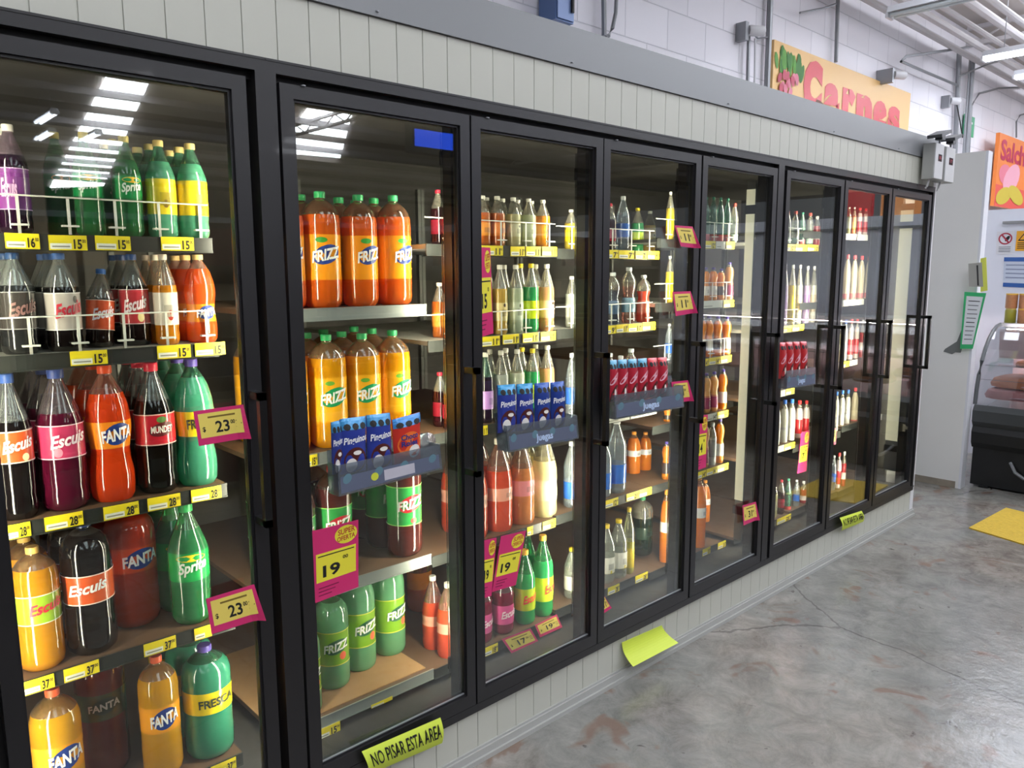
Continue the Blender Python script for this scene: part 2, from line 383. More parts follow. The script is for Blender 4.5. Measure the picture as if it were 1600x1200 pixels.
# ------------------------------------------------------------------ shelves
BOARD = pm('shelf_board', '5d4634', .55, noise=.1, nscale=8); STRIPD = pm('strip_dark', '2c2e2c', .35); STRIPL = pm('strip_grey', '8b918f', .35, .2)
WIRE = pm('white_wire', 'dcdcd2', .3, 0, .3)
YS = .18
LV = {1: [1.682, 1.418, 1.043, .67, .265], 2: [1.495, 1.08, .672, .265], 3: [1.682, 1.377, 1.072, .66, .26], 4: [1.676, 1.382, 1.02, .667, .285],
      5: [1.727, 1.458, 1.195, .93, .665, .27], 6: [1.728, 1.307, .97, .667, .26], 7: [1.80, 1.42, 1.06, .64, .27], 8: [.665, .262]}
ORD = ['leftmost', 'second', 'third', 'fourth', 'fifth', 'sixth', 'seventh', 'rightmost']
LNAME = {6: ['top', 'second', 'third', 'fourth', 'fifth', 'bottom'], 5: ['top', 'second', 'third', 'fourth', 'bottom'], 4: ['top', 'second', 'third', 'bottom'], 2: ['upper', 'lower']}
def srange(d): return XL[d]-.064+(.03 if d in (2, 6) else 0), XL[d]+G+.021
for d, zs in LV.items():
    a, b = srange(d)
    for k, z in enumerate(zs):
        sh = empty('cooler_shelf', ((a+b)/2, YS, z), 0, '%s shelf behind the %s glass door' % (LNAME[len(zs)][k], ORD[d-1]), 'shelf')
        def sp(mb, n, mt, smooth=False):
            o = mb.build(n, mt, sh, smooth); o.matrix_parent_inverse = Matrix.Translation((-(a+b)/2, -YS, -z)); return o
        sp(MB().box(a, b, YS+.003, 1.0, z-.014, z), 'board', BOARD if z < 1.2 or d == 2 else pm('board_grey', '8f8d86', .5))
        sm = STRIPL if d == 2 else STRIPD
        t = MB(); t.box(a, b, YS, YS+.003, z-.034, z+.001); t.box(a, b, YS-.002, YS, z-.036, z-.033); t.box(a, b, YS-.002, YS, z-.002, z+.001)
        sp(t, 'price_rail', sm)
        if d in (1, 3, 4, 5, 6) and z > 1.1:
            m = MB(); zz = z+.083; n = 6 if d == 1 else 5; q = (b-a)/n
            m.tube([(a, YS+.006, zz), (b-.004, YS+.006, zz)], .0021, 6)
            sp(m, 'front_rail', WIRE, True)
            for j in range(n):
                xx = a+q*(j+.75); m = MB().box(xx-.003, xx+.003, YS+.008, YS+.010, z, zz).box(xx-.017, xx+.017, YS-.004, YS+.01, z+.018, z+.022)
                sp(m, 'lane_divider', WIRE)
    for xx in (a+.008, b-.008):
        for yy in (1.004,): cpart(MB().box(xx-.008, xx+.008, yy, yy+.02, .2, 1.95), 'shelf_upright', pm('upright', '6f706c', .4, .4))
# ------------------------------------------------------------------ bottles
PROF = {  # (radius, height) in units of the bottle's own radius and height; neck starts where fill ends
 'cone':  [(.0, .012), (.62, .006), (.8, 0), (.95, .025), (1, .06), (1, .12), (.96, .17), (1, .21), (1, .60), (.97, .64), (.86, .70), (.66, .78), (.46, .86), (.34, .905), (.3, .93), (.3, .945)],
 'dome':  [(0, .014), (.55, .006), (.78, 0), (.95, .03), (1, .075), (1, .26), (.985, .28), (.985, .56), (1, .58), (1, .74), (.97, .79), (.88, .84), (.68, .885), (.42, .92), (.26, .935), (.24, .945), (.24, .955)],
 'curvy': [(0, .014), (.6, .006), (.82, 0), (.97, .04), (1, .12), (1, .2), (.9, .3), (.86, .38), (.93, .46), (1, .54), (1, .6), (.92, .7), (.74, .8), (.48, .88), (.32, .92), (.27, .94), (.27, .95)],
 'wasp':  [(0, .01), (.7, .004), (.85, 0), (.98, .04), (1, .1), (.95, .2), (.92, .3), (.95, .4), (.78, .48), (.76, .54), (.92, .62), (1, .7), (.94, .78), (.7, .85), (.42, .9), (.36, .93), (.36, .945)],
 'pear':  [(0, .01), (.7, .004), (.9, 0), (1, .05), (1, .12), (.96, .16), (1, .2), (.99, .34), (.95, .4), (1, .44), (.97, .56), (.8, .7), (.5, .84), (.3, .91), (.24, .93), (.24, .945)],
 'square': [(0, .01), (.7, .004), (.93, 0), (1, .03), (1, .62), (.9, .72), (.6, .83), (.42, .88), (.42, .9), (.42, .915)],
 'jug':   [(0, .01), (.8, .004), (.95, 0), (1, .03), (1, .5), (.98, .62), (.8, .78), (.45, .88), (.3, .92), (.3, .94)],
}
def cutprof(p, zf):
    lo, hi = [], []
    for (r0, z0), (r1, z1) in zip(p, p[1:]):
        lo.append((r0, z0)) if z0 < zf or z0 < .02 else hi.append((r0, z0))
        if z0 < zf <= z1 and z0 > .02:
            r = r0+(r1-r0)*(zf-z0)/(z1-z0); lo.append((r, zf)); hi = [(r, zf)]
    hi.append(p[-1]); return lo, hi
def pr(p, z):
    for (r0, z0), (r1, z1) in zip(p[2:], p[3:]):
        if z0 <= z <= z1: return r0+(r1-r0)*(z-z0)/max(1e-6, z1-z0)
    return 1
# kind: shape, nominal r, h, fill, drink colour, neck tint, cap, label(colour, z0, z1) , extras, description
K = {}
def kind(n, shape, r, h, fill, drink, tint, cap, label, desc, logo=None, edge=None, clearb=False, cat='bottle', turn=0, blob=None):
    K[n] = dict(shape=shape, r=r, h=h, fill=fill, drink=drink, tint=tint, cap=cap, label=label, desc=desc, logo=logo, edge=edge, clearb=clearb, turn=turn, blob=blob)
# logo = (text, text colour, badge colour, badge radii (u,v), text span (u0,u1,v0,v1), rise, slant)
FAN = ('FANTA', 'f4f4f4', '1f3a86', (.10, .4), (.385, .615, .22, .68), .16, 0)
FRZ = lambda c: ('FRIZZ', 'f6f6f0', c, (.115, .21), (.38, .62, .37, .62), .13, .1)
ESC = lambda c='f2f2ee': ('Escuis', c, None, None, (.375, .62, .3, .68), .18, .25)
kind('grape', 'cone', .042, .30, .72, '2c0d2b', 'bda9b8', 'e6e2da', ('7d3a86', .22, .60), 'dark purple soda, white cap, purple label', ('Escuis', 'e9b7e0', None, None, (.38, .52, .3, .75), 0, .2), 'd9b3dc')
kind('sprite', 'cone', .042, .30, .76, '2f7a45', '8fc79c', 'cdbb6a', ('0d8f4a', .38, .60), 'clear green soda, cream cap, green label', ('Sprite', 'f4fff4', None, None, (.40, .61, .12, .66), .14, .2), None, blob=('f3c21c', .52, .82, .11, .13))
kind('citrus', 'cone', .042, .28, .78, '5fae8c', '7fc2a2', 'dcc27a', ('ecd22a', .24, .60), 'pale teal soda, cream cap, yellow label', None, None, blob=('8a6a2a', .5, .3, .03, .12))
kind('diet', 'cone', .045, .28, .68, '2b2c2e', 'c7cdcd', '33507e', ('3a3634', .25, .62), 'smoky dark soda with charcoal label', ESC('8f6a66'), '9a9a98')
kind('cola_white', 'cone', .045, .29, .66, '15100f', 'c5c9c8', '3f66a8', ('b9b0aa', .22, .60), 'black cola, blue cap, silver white label', ESC('c0243a'), 'e9e5e0', blob=('1b1716', .56, .82, .022, .1))
kind('cola_orange', 'cone', .042, .27, .62, '1b0e0a', 'b9b4ae', '2e5fa8', ('c9502a', .22, .60), 'black cola, twisted blue cap, orange label', ESC('f0e6ee'), 'eacbb8')
kind('cola_red', 'cone', .042, .29, .66, '170c0b', 'b9bcbb', '2c4f8a', ('b3303a', .24, .62), 'black cola, blue cap, red label', ESC('f0dfe2'), 'e6c6c6', blob=('d8c48a', .55, .2, .035, .14))
kind('apple', 'cone', .042, .29, .66, 'd98b1e', 'd8cdb8', 'e8e0cf', ('ece2cf', .22, .58), 'amber apple soda with cream label', None, None, blob=('c2402e', .52, .3, .04, .16))
kind('fanta_small', 'curvy', .042, .29, .84, 'dd5a22', 'dfb8a2', 'd9b878', ('ef8a24', .24, .44), 'orange soda in a waisted bottle, cream cap', FAN)
kind('esc_tall', 'cone', .056, .37, .68, '161112', 'aeb2b4', '3a5aa0', ('d5562a', .40, .62), 'tall black cola, blue cap, orange label', ESC(), 'f0d9cc', blob=('e9d7a5', .55, .16, .03, .12))
kind('esc_pink', 'cone', .056, .37, .70, '5a0f2c', 'ad9ca4', '3d4f90', ('c23a62', .38, .62), 'tall crimson soda, blue cap, pink label', ESC('f5dfe8'), 'f2c9d6', blob=('e58aa0', .42, .2, .03, .14))
kind('fanta_tall', 'curvy', .056, .37, .80, 'e8491a', 'd79a86', 'e2512a', ('f08a1c', .40, .60), 'tall orange soda, orange cap, orange label', FAN, blob=('4aa43c', .5, .74, .025, .09))
kind('mundet', 'cone', .056, .37, .72, '120b0a', '9fa6a4', 'd32e46', ('c22434', .38, .62), 'tall black apple cola, red cap, red label', ('MUNDET', 'ece3d8', '5c1418', (.10, .22), (.415, .585, .40, .62), .0, 0), 'e8b9b0', blob=('4f7a3a', .5, .82, .04, .1))
kind('fresca', 'curvy', .056, .37, .86, '4ea283', '66b394', '56489a', ('e9cf22', .40, .60), 'tall pale teal soda, purple cap, yellow label', ('FRESCA', '2e3a2a', None, None, (.385, .62, .3, .7), .08, 0))
kind('esc_lime', 'dome', .062, .37, .84, 'cf8f1c', 'd3b483', 'd8b060', ('8fb22c', .40, .64), 'big amber soda with lime green label', ESC('c6233c'), 'e6ecc0')
kind('esc_3l', 'dome', .062, .37, .90, '120d0e', '6f7475', '334a80', ('d4582a', .40, .62), 'big black cola with orange label', ESC(), 'f2d8cc')
kind('fanta_3l', 'dome', .062, .37, .90, 'c3361a', 'b54a30', 'e2512a', ('d9491c', .46, .66), 'big red orange soda with orange label', FAN)
kind('sprite_tall', 'cone', .052, .36, .80, '2c7d4c', '8ccfa0', '3aa862', ('18a04e', .38, .62), 'clear green soda, green cap, green label', ('Sprite', 'f4fff4', None, None, (.40, .62, .16, .66), .16, .2), None, blob=('f1d21e', .5, .82, .12, .12))
kind('fanta_yel', 'dome', .060, .37, .84, 'd8a01e', 'd2b67a', 'e2603a', ('f0a024', .40, .62), 'big yellow soda, red cap, orange label', FAN, blob=('4aa43c', .48, .74, .03, .09))
kind('fanta_red', 'dome', .062, .38, .92, '7a2018', '7e3a30', '8a2a20', ('4a4a22', .46, .66), 'big dark red soda with olive label', ('FANTA', 'cfc4b8', '20301e', (.085, .3), (.40, .60, .36, .64), .1, 0))
kind('fresca_3l', 'dome', .060, .38, .88, '3f9478', '5fa98d', '5a4aa0', ('e2c81e', .44, .64), 'big teal soda, purple cap, yellow label', ('FRESCA', '2e3a2a', None, None, (.40, .64, .3, .7), .08, 0))
kind('frizz_or', 'dome', .060, .36, .80, 'ea6a1e', 'c79872', '37b26b', ('f59a1e', .24, .63), 'big orange soda, green cap, orange label', FRZ('28418e'), None, blob=('3f9a3a', .46, .88, .05, .06))
kind('frizz_yel', 'dome', .060, .36, .80, 'f0a818', 'cfae82', '33ad66', ('f7b024', .24, .63), 'big yellow soda, green cap, yellow label', FRZ('1f9a5c'), None, blob=('6aa83a', .46, .88, .04, .05))
kind('frizz_apple', 'dome', .060, .37, .82, '5a2622', '8a6a62', '8a2a28', ('2f9a48', .30, .66), 'big brown soda, green and red label', FRZ('cc2430'), '9adf6a', blob=('c23a28', .52, .12, .03, .07))
kind('frizz_grape', 'dome', .058, .34, .90, '6fb083', '86bf95', '3aa866', ('7fae2e', .27, .62), 'big cloudy green soda, green grapefruit label', FRZ('1c5c3c'), 'd7d24a', blob=('e0664a', .56, .26, .035, .12))
kind('orange_dim', 'cone', .055, .34, .5, 'd4601c', 'b08a76', 'c9682a', ('e08a2e', .3, .52), 'orange soda with orange label', None)
# flavoured waters and juices in the middle doors
def bw(n, drink, cap, lab, desc, label=('e9dcc0', .20, .46), tint='d9d6c8', fill=.66, blob=None, logo=None, h=.235, r=.034, shape='cone', clearb=False):
    kind(n, shape, r, h, fill, drink, tint, cap, label if lab is None else (lab,)+tuple(label[1:]), desc, logo, None, clearb, blob=blob)
bw('w_amber', 'd8742c', 'e9e4d6', 'f09a3a', 'amber water, white cap, orange label')
bw('w_amber2', 'cf6a26', 'e9e4d6', 'e8873a', 'deep amber drink, white cap, orange label')
bw('w_pale', 'ccc793', 'ece8dc', 'd8d6b2', 'pale green water, white cap, pale label', blob=('3a3a2c', .5, .8, .02, .1))
bw('w_pale2', 'bfc6a0', 'ece8dc', 'c8d0b4', 'milky green water, white cap, pale label')
bw('w_orange', 'eb9a22', 'ece8dc', 'f2a030', 'bright orange water, white cap, orange label')
bw('w_yellow', 'd8b458', 'ece8dc', 'e4cf8e', 'yellow drink, white cap, pale label', blob=('3a2c1c', .5, .86, .03, .1))
bw('w_mint', 'bcc9ae', 'ece8dc', 'c8d4bc', 'whitish drink, white cap, pale label', blob=('30382a', .5, .8, .015, .12))
bw('w_green', '35a562', 'f0d82c', 'c9e02a', 'green soda, yellow cap, lime label')
bw('w_tan', 'cf9a6c', 'ece8dc', 'e8b99a', 'tan drink, white cap, peach label', blob=('2c2420', .52, .84, .04, .08))
bw('w_dark', '3a0f18', 'c92a44', '8a1a30', 'dark red drink with maroon label')
bw('w_purple', '2c1c30', 'ece8dc', 'b98ad0', 'black soda, white cap, lilac label', tint='7fae92')
bw('w_clear', 'b9bfb4', 'ece8dc', 'c6c9bd', 'clear water, white cap, pale label')
bw('w_white', 'd6dac4', 'ece8dc', 'd8dcc8', 'white drink with white cap')
bw('p_red', 'dd5436', 'ece8dc', 'e09a86', 'big red orange drink in a pear shaped bottle', ('e09a86', .34, .48), h=.36, r=.055, shape='pear', tint='cfa692')
bw('p_tan', 'c98250', 'ece8dc', 'd2828a', 'big tan drink in a pear shaped bottle', ('d2828a', .34, .52), h=.36, r=.055, shape='pear', tint='c8aa94')
bw('p_cream', 'ddd39c', 'ece8dc', 'd9d6a8', 'big cream drink in a pear shaped bottle', ('d9d6a8', .2, .44), h=.36, r=.055, shape='pear', tint='cfc9ae')
bw('pinkb', '8a1840', 'd83a78', 'e0589a', 'dark pink soda, pink label', ('e0589a', .16, .46), h=.30, r=.05, logo=ESC('f8dcea'), tint='b48a9c')
bw('limeb', '35a862', 'e6b03a', 'b7d02c', 'green soda, yellow cap, lime label', ('b7d02c', .2, .5), h=.34, r=.048, logo=ESC('e8402c'), tint='5fbf86', fill=.7)
bw('blue_water', 'c3ced8', 'e9ecee', '2f62b8', 'clear water, white cap, blue label', ('2f62b8', .25, .5), clearb=True, tint='dfe6ea')
bw('big_water', 'cfdae2', 'e9ecee', '2a68c8', 'big clear water bottle, white cap, blue label', ('2a68c8', .14, .40), h=.33, r=.05, clearb=True, tint='e4eaee')
bw('red_water', 'd8503a', 'd8dcde', 'e27a66', 'clear red drink with pale cap', shape='wasp')
bw('pink_water', 'd9b0a4', 'e9ecee', '8fb4c8', 'pink tinted water, white cap, blue label', shape='wasp', clearb=True)
bw('dblue', '8496a8', 'e9ecee', '5a7390', 'blue tinted water with white cap', shape='wasp', clearb=True)
bw('oil', 'dfe2dc', 'e2c32a', 'f0ede4', 'clear bottle, yellow cap, white and yellow label', ('f0ede4', .18, .46), h=.3, r=.045, clearb=True, tint='e6eae4', blob=('d8c020', .5, .1, .2, .1))
bw('oil2', 'a8a03a', 'd8b82a', 'c9b030', 'yellow drink, yellow cap', ('c9b030', .1, .4), h=.3, r=.045, clearb=False, tint='c9ccb0', fill=.5)
bw('jug_green', '1b2a22', '2f8a5a', '24382c', 'big dark bottle with green cap', ('24382c', .3, .5), h=.36, r=.055, shape='dome')
bw('jug_orange', 'ee8a1a', 'e0902a', 'e6e6e6', 'big orange juice jug with white label', ('e6e6e6', .42, .56), h=.36, r=.06, shape='jug', tint='d8a860', fill=.85)
bw('j_orange', 'e8921e', '4a3a90', 'd8d0c8', 'orange juice, purple cap, white label', ('d8d0c8', .16, .44), h=.22, r=.032, shape='wasp', fill=.88)
bw('j_mango', 'e08a1c', '4a3a90', '3a3030', 'mango juice, purple cap, dark label', ('3a3030', .16, .44), h=.22, r=.032, shape='wasp', fill=.88)
bw('j_tan', 'd0a066', '4a3a90', '8a3a5a', 'tan juice, purple cap, maroon label', ('8a3a5a', .1, .42), h=.22, r=.032, shape='wasp', fill=.88)
bw('teal_clear', '86b8a6', '2f8a70', 'b84a48', 'clear bottle, teal cap, red label', ('c05a50', .0, .16), h=.27, r=.034, clearb=True, tint='9cc9ba')
bw('can_grey', '9a9ea0', 'b8bcbe', '5c6064', 'grey carton drink with foil top', ('5c6064', .2, .6), h=.2, r=.034, shape='square')
bw('milk', 'e6e4dc', '2a6ac8', 'c9ccd0', 'white milk bottle, blue cap', ('3a4a60', .3, .36), h=.22, r=.036, shape='square', fill=.8)
bw('milk_red', 'e8dcd8', 'd02a30', 'c02a30', 'white milk bottle, red cap, red label', ('c02a30', .12, .5), h=.22, r=.036, shape='square', fill=.8)
bw('v_yellow', 'dac648', 'd8d8d0', 'e6d21e', 'slim yellow bottle with pale cap', ('e6d21e', .2, .5), h=.27, r=.034)
bw('v_lilac', 'b49ac0', 'e0dce0', '9a78ae', 'slim lilac bottle with pale cap', ('9a78ae', .2, .5), h=.27, r=.034)
bw('v_white', 'd4d2c4', 'e0dce0', 'c8b090', 'slim whitish bottle with pale cap', ('c8b090', .2, .5), h=.27, r=.034)
bw('cream_carton', 'e8dcc0', 'd84a50', 'e07a78', 'cream carton with pink base', ('e07a78', .03, .14), h=.26, r=.036, shape='square', fill=.88)
bw('redpack', 'c8343a', 'e0e0e0', 'e9d8d0', 'small red bottle with white label', ('e9d8d0', .2, .4), h=.2, r=.034, shape='square')
bw('jar', 'c9cfc8', 'c05048', 'a8c4b4', 'clear glass jar with red lid', ('b04a44', .05, .2), h=.2, r=.04, shape='square', clearb=True)
PROTO = {}
def build_kind(n):
    k = K[n]; p = PROF[k['shape']]; r, h = k['r'], k['h']; root = empty('drink_bottle')
    lo, hi = cutprof(p, k['fill']); sc = lambda q: [(a*r, b*h) for a, b in q]
    dm = clear('clear_'+k['drink'], k['drink'], .06, 2.5, .05, haze=.22) if k['clearb'] else drinkm('drink_'+k['drink'], k['drink'], .38)
    MB().lathe(sc(lo), 28, close=True).build('filled_body', dm, root, True)
    MB().lathe(sc(hi), 28, close=False).build('clear_shoulder', clear('pet_'+k['tint'], k['tint'], .08, 2.2, .06, haze=.18), root, True)
    cr = max(p[-1][0]+.05, .0145/r if r > .04 else .36); cz = p[-1][1]
    q = [(cr*.98, cz-.008), (cr*.98, cz+.004), (cr, cz+.006), (cr, .99), (cr*.93, 1.0), (0, 1.0)]
    MB().lathe([(0, (cz-.008)*h)]+sc(q), 20).build('cap', pm('cap_'+k['cap'], k['cap'], .35), root, True)
    if k['label']:
        c, z0, z1 = k['label']; N = 6
        def R(z): return pr(p, z)*r+.0007
        rmax = max(R(z0+(z1-z0)*i/N) for i in range(N+1))
        fn = lambda u, v: Vector((R(z0+(z1-z0)*v)*math.sin((u-.5)*2*math.pi), -R(z0+(z1-z0)*v)*math.cos((u-.5)*2*math.pi), (z0+(z1-z0)*v)*h))
        lb = MB().lathe([(R(z0+(z1-z0)*i/N), (z0+(z1-z0)*i/N)*h) for i in range(N+1)], 28, close=False).build('label', pm('label_'+c, c, .25, coat=.8), root, True)
        if k['edge']:
            m = MB()
            for zz in (z0, z1-.008): m.lathe([(R(zz)+.0003, zz*h), (R(zz+.008)+.0003, (zz+.008)*h)], 28, close=False)
            m.build('label_edge', pm('label_'+k['edge'], k['edge'], .3), lb, True)
        if k['blob']:
            c2, u, v, ru, rv = k['blob']; mapdisc('picture', fn, u, v, ru, rv, pm('label_'+c2, c2, .35), lb, .0005)
        if k['logo']:
            t, tcx, bc, rr, (u0, u1, v0, v1), rise, sl = k['logo']
            if bc: mapdisc('badge', fn, (u0+u1)/2, (v0+v1)/2+rise/2, rr[0], rr[1], pm('label_'+bc, bc, .35), lb, .0016, tilt=.6)
            maptext('lettering', t, fn, u0, u1, v0, v1, pm('label_'+tcx, tcx, .35), lb, .0024, .03, sl, rise)
        elif n[0] in 'jpwv' or n in ('apple', 'citrus', 'oil'):   # fine print blocks on the small labels
            m = maprect('print_block', fn, .44, .56, .25, .62, pm('print_'+c, [x*.55 for x in lin(c)[:3]], .4), lb, .0005)
    return root
def solvex(u, y, z):
    a, b = -1.5, 9.
    for _ in range(50):
        m = (a+b)/2
        if proj((m, y, z))[0] < u: a = m
        else: b = m
    return (a+b)/2
def place(n, x, y, z, r, h, rz=None, label='', group=None, tilt=None):
    k = K[n]
    if n not in PROTO: PROTO[n] = o = build_kind(n)
    else: o = copy_tree(PROTO[n])
    for q in ('label', 'group'):
        if q in o: del o[q]
    o.location = (x, y, z+.0005); s = r/k['r']; o.scale = (s, s, h/k['h'])
    o.rotation_euler = (0, 0, random.uniform(-.25, .25) if rz is None else rz)
    if tilt: o.rotation_euler = (tilt[0], tilt[1], 0); 
    tag(o, label, 'bottle', group); return o
def nth(i, n):
    W = ['first', 'second', 'third', 'fourth', 'fifth', 'sixth', 'seventh']
    return ('rightmost' if i == n-1 and n > 1 else W[i]+' from left')
def row(d, lv, items, y=None, depth=1, cut=None):
    """items: (kind, centre px, cap-top px or None, width px, extras)"""
    z = LV[d][lv]; ln = LNAME[len(LV[d])][lv]; n = len(items); last = None
    xs = sorted(range(n), key=lambda i: items[i][1])
    for i, it in enumerate(items):
        kd, u, vt, wpx = it[:4]; ex = it[4] if len(it) > 4 else {}
        k = K[kd]; h = k['h']; r = k['r']; yy = ex.get('y', y)
        auto = yy is None
        for _ in range(4):
            if auto: yy = YS+.014+r
            x = solvex(u, yy, z+h*.42)
            if wpx:
                dp = proj((x, yy, z+h*.4))[2]; al = math.hypot(1, (u-800)/CF); r = wpx*dp/(2*CF*al)
            if vt:
                a, b = z, z+1
                for _ in range(30):
                    m = (a+b)/2
                    if proj((x, yy, m))[1] > vt: a = m
                    else: b = m
                h = (a+b)/2-z
            else: h = min(k['h']*r/k['r'], (LV[d][lv-1]-z-.02) if lv else .36)
        if lv: h = min(h, LV[d][lv-1]-z-.04)
        if last is not None and auto and abs(x-last[0]) < r+last[1]+.001:
            s = (x-last[0])/(r+last[1]+.001); 
            r = max(r*.8, x-last[0]-last[1]-.001) if s > .75 else r
        lab = '%s, %s on the %s shelf, %s door' % (k['desc'], nth(i, n) if 'pos' not in ex else ex['pos'], ln, ORD[d-1])
        lab = trim(lab)
        place(kd, x, yy, z, r, h, ex.get('rz'), lab, 'drinks on the %s shelf, %s door' % (ln, ORD[d-1]), ex.get('tilt'))
        last = (x, r)
        for q in range(1, (depth if 'depth' not in ex else ex['depth'])):
            lab2 = trim('%s, %s rank behind the %s bottle, %s shelf, %s door' % (k['desc'].split(',')[0], ['', 'second', 'third', 'fourth'][q], nth(i, n).replace(' from left', ''), ln, ORD[d-1]))
            place(kd, x+random.uniform(-.004, .004), yy+(2*r+.004)*q, z, r, h, None, lab2, 'drinks on the %s shelf, %s door' % (ln, ORD[d-1]))
def trim(s):
    s = s.replace('  ', ' ')
    for a, b in ((' on the ', ' on '), (' in a ', ' '), (' and ', ' '), ('big ', ''), (' from left', ''), (' with ', ' ')):
        if len(s.split()) <= 16: break
        s = s.replace(a, b)
    return ' '.join(s.split()[:16])
# door 1
row(1, 0, [('grape', 20, 195, 56), ('sprite', 92, 207, 46, {'y': .34, 'depth': 1}), ('sprite', 137, 207, 46, {'depth': 1}), ('sprite', 199, 213, 48), ('citrus', 252, 220, 48), ('citrus', 301, 225, 48)], depth=3)
row(1, 1, [('diet', 27, None, 62), ('cola_white', 98, 391, 58), ('cola_orange', 152, 420, 46, {'tilt': (-.06, .1), 'depth': 1, 'y': .262}), ('cola_red', 210, 391, 48, {'y': .262}), ('apple', 259, None, 46), ('fanta_small', 313, 394, 50)], depth=3)
row(1, 2, [('esc_tall', 22, 584, 66), ('esc_pink', 97, 577, 76), ('fanta_tall', 172, 571, 72), ('mundet', 243, 567, 64), ('fresca', 305, 561, 64)], depth=3)
row(1, 3, [('esc_lime', 60, None, 76), ('esc_3l', 139, None, 82), ('fanta_3l', 206, None, 82, {'y': .34}), ('sprite_tall', 296, 787, 64)], y=None, depth=3)
row(1, 4, [('fanta_yel', 92, 1075, 82, {'depth': 1}), ('fanta_red', 160, None, 80, {'y': .37, 'depth': 1}), ('fanta_yel', 251, 1024, 80, {'depth': 1}), ('fresca_3l', 325, 1007, 78)], depth=3)
# door 2
row(2, 0, [('frizz_or', 446, None, 62), ('frizz_or', 503, 300, 61), ('frizz_or', 562, 305, 57), ('frizz_or', 616, 306, 54)], depth=3)
row(2, 1, [('frizz_yel', 452, None, 62), ('frizz_yel', 513, 523, 60), ('frizz_yel', 568, 521, 56), ('frizz_yel', 615, 516, 54)], depth=3)
row(2, 2, [('frizz_apple', 466, None, 58), ('frizz_apple', 522, None, 58), ('frizz_apple', 631, None, 56)], depth=3)
row(2, 3, [('frizz_grape', 476, None, 52, {'depth': 1}), ('frizz_grape', 519, None, 54, {'y': .33, 'depth': 1}), ('frizz_grape', 560, None, 54, {'y': .37, 'depth': 2}), ('frizz_grape', 607, None, 52, {'y': .39, 'depth': 2})], depth=3)
row(2, 3, [('orange_dim', 655, None, 40, {'y': .6, 'pos': 'far right back'})])
# door 3
row(3, 0, [('w_dark', 701, None, 25), ('w_amber', 754, 306, 25), ('w_amber2', 777, 307, 25), ('w_pale', 802, 309, 24), ('w_pale2', 826, 311, 23), ('w_orange', 848, 313, 23)], depth=2)
row(3, 1, [('w_amber', 702, None, 25), ('w_dark', 757, 414, 24), ('w_yellow', 781, 414, 24), ('w_mint', 806, 414, 24), ('w_green', 830, 412, 24), ('w_tan', 854, 413, 24)], depth=2)
row(3, 2, [('w_dark', 703, None, 25), ('w_purple', 759, 551, 24), ('w_clear', 783, 548, 24), ('w_white', 808, 546, 24), ('w_green', 832, 545, 23), ('w_tan', 855, 540, 23)], depth=2)
row(3, 3, [('p_red', 740, None, 44), ('p_red', 779, None, 44), ('p_tan', 815, None, 41), ('p_cream', 850, None, 41)], depth=2)
row(3, 4, [('p_red', 700, None, 36), ('pinkb', 752, None, 34), ('pinkb', 786, None, 34), ('limeb', 820, None, 33), ('limeb', 848, 836, 33)], depth=2)
# door 4
row(4, 0, [('v_yellow', 892, 328, 20), ('w_dark', 953, 318, 20), ('blue_water', 973, 307, 22), ('w_green', 996, None, 20, {'y': .4}), ('w_yellow', 1015, None, 19, {'y': .45})])
row(4, 1, [('w_clear', 893, 432, 20), ('dblue', 957, 426, 23), ('pink_water', 982, 418, 23), ('red_water', 1005, 430, 22)])
row(4, 2, [('blue_water', 893, 552, 20), ('pink_water', 952, 552, 22), ('pink_water', 969, 556, 20), ('dblue', 985, 545, 22), ('red_water', 1008, 560, 22)])
row(4, 3, [('big_water', 893, 690, 26), ('big_water', 941, None, 30), ('big_water', 963, 651, 32), ('jug_orange', 990, None, 22, {'y': .38}), ('jug_orange', 1008, None, 20, {'y': .38})])
row(4, 4, [('oil', 893, None, 24), ('oil', 947, None, 28), ('oil', 966, None, 28), ('oil2', 982, 793, 24), ('jug_green', 1003, 776, 34, {'y': .33})])
# door 5
row(5, 0, [('v_yellow', 1047, 300, 13), ('teal_clear', 1103, 308, 13), ('teal_clear', 1114, 308, 13), ('teal_clear', 1125, 309, 13), ('teal_clear', 1136, 310, 12), ('jar', 1147, 318, 13)])
row(5, 1, [('v_yellow', 1046, 400, 13), ('j_orange', 1102, 418, 14), ('j_orange', 1114, 418, 14), ('j_mango', 1126, 420, 13), ('j_tan', 1139, 410, 15)])
row(5, 2, [('blue_water', 1045, 506, 13), ('j_orange', 1096, 493, 15), ('j_orange', 1107, 494, 15), ('j_mango', 1121, 494, 15), ('j_orange', 1135, 495, 15)])
row(5, 3, [('j_mango', 1043, 635, 13), ('j_orange', 1091, 584, 15), ('j_tan', 1103, 583, 15), ('j_tan', 1115, 581, 15), ('j_orange', 1129, 577, 15)])
row(5, 4, [('j_mango', 1041, 690, 14), ('can_grey', 1091, 660, 14), ('j_tan', 1101, 658, 14), ('can_grey', 1112, 660, 15), ('j_orange', 1124, 654, 15)])
row(5, 5, [('jug_orange', 1040, 765, 18), ('jug_orange', 1091, 742, 24), ('jug_orange', 1101, 750, 18, {'y': .42})])
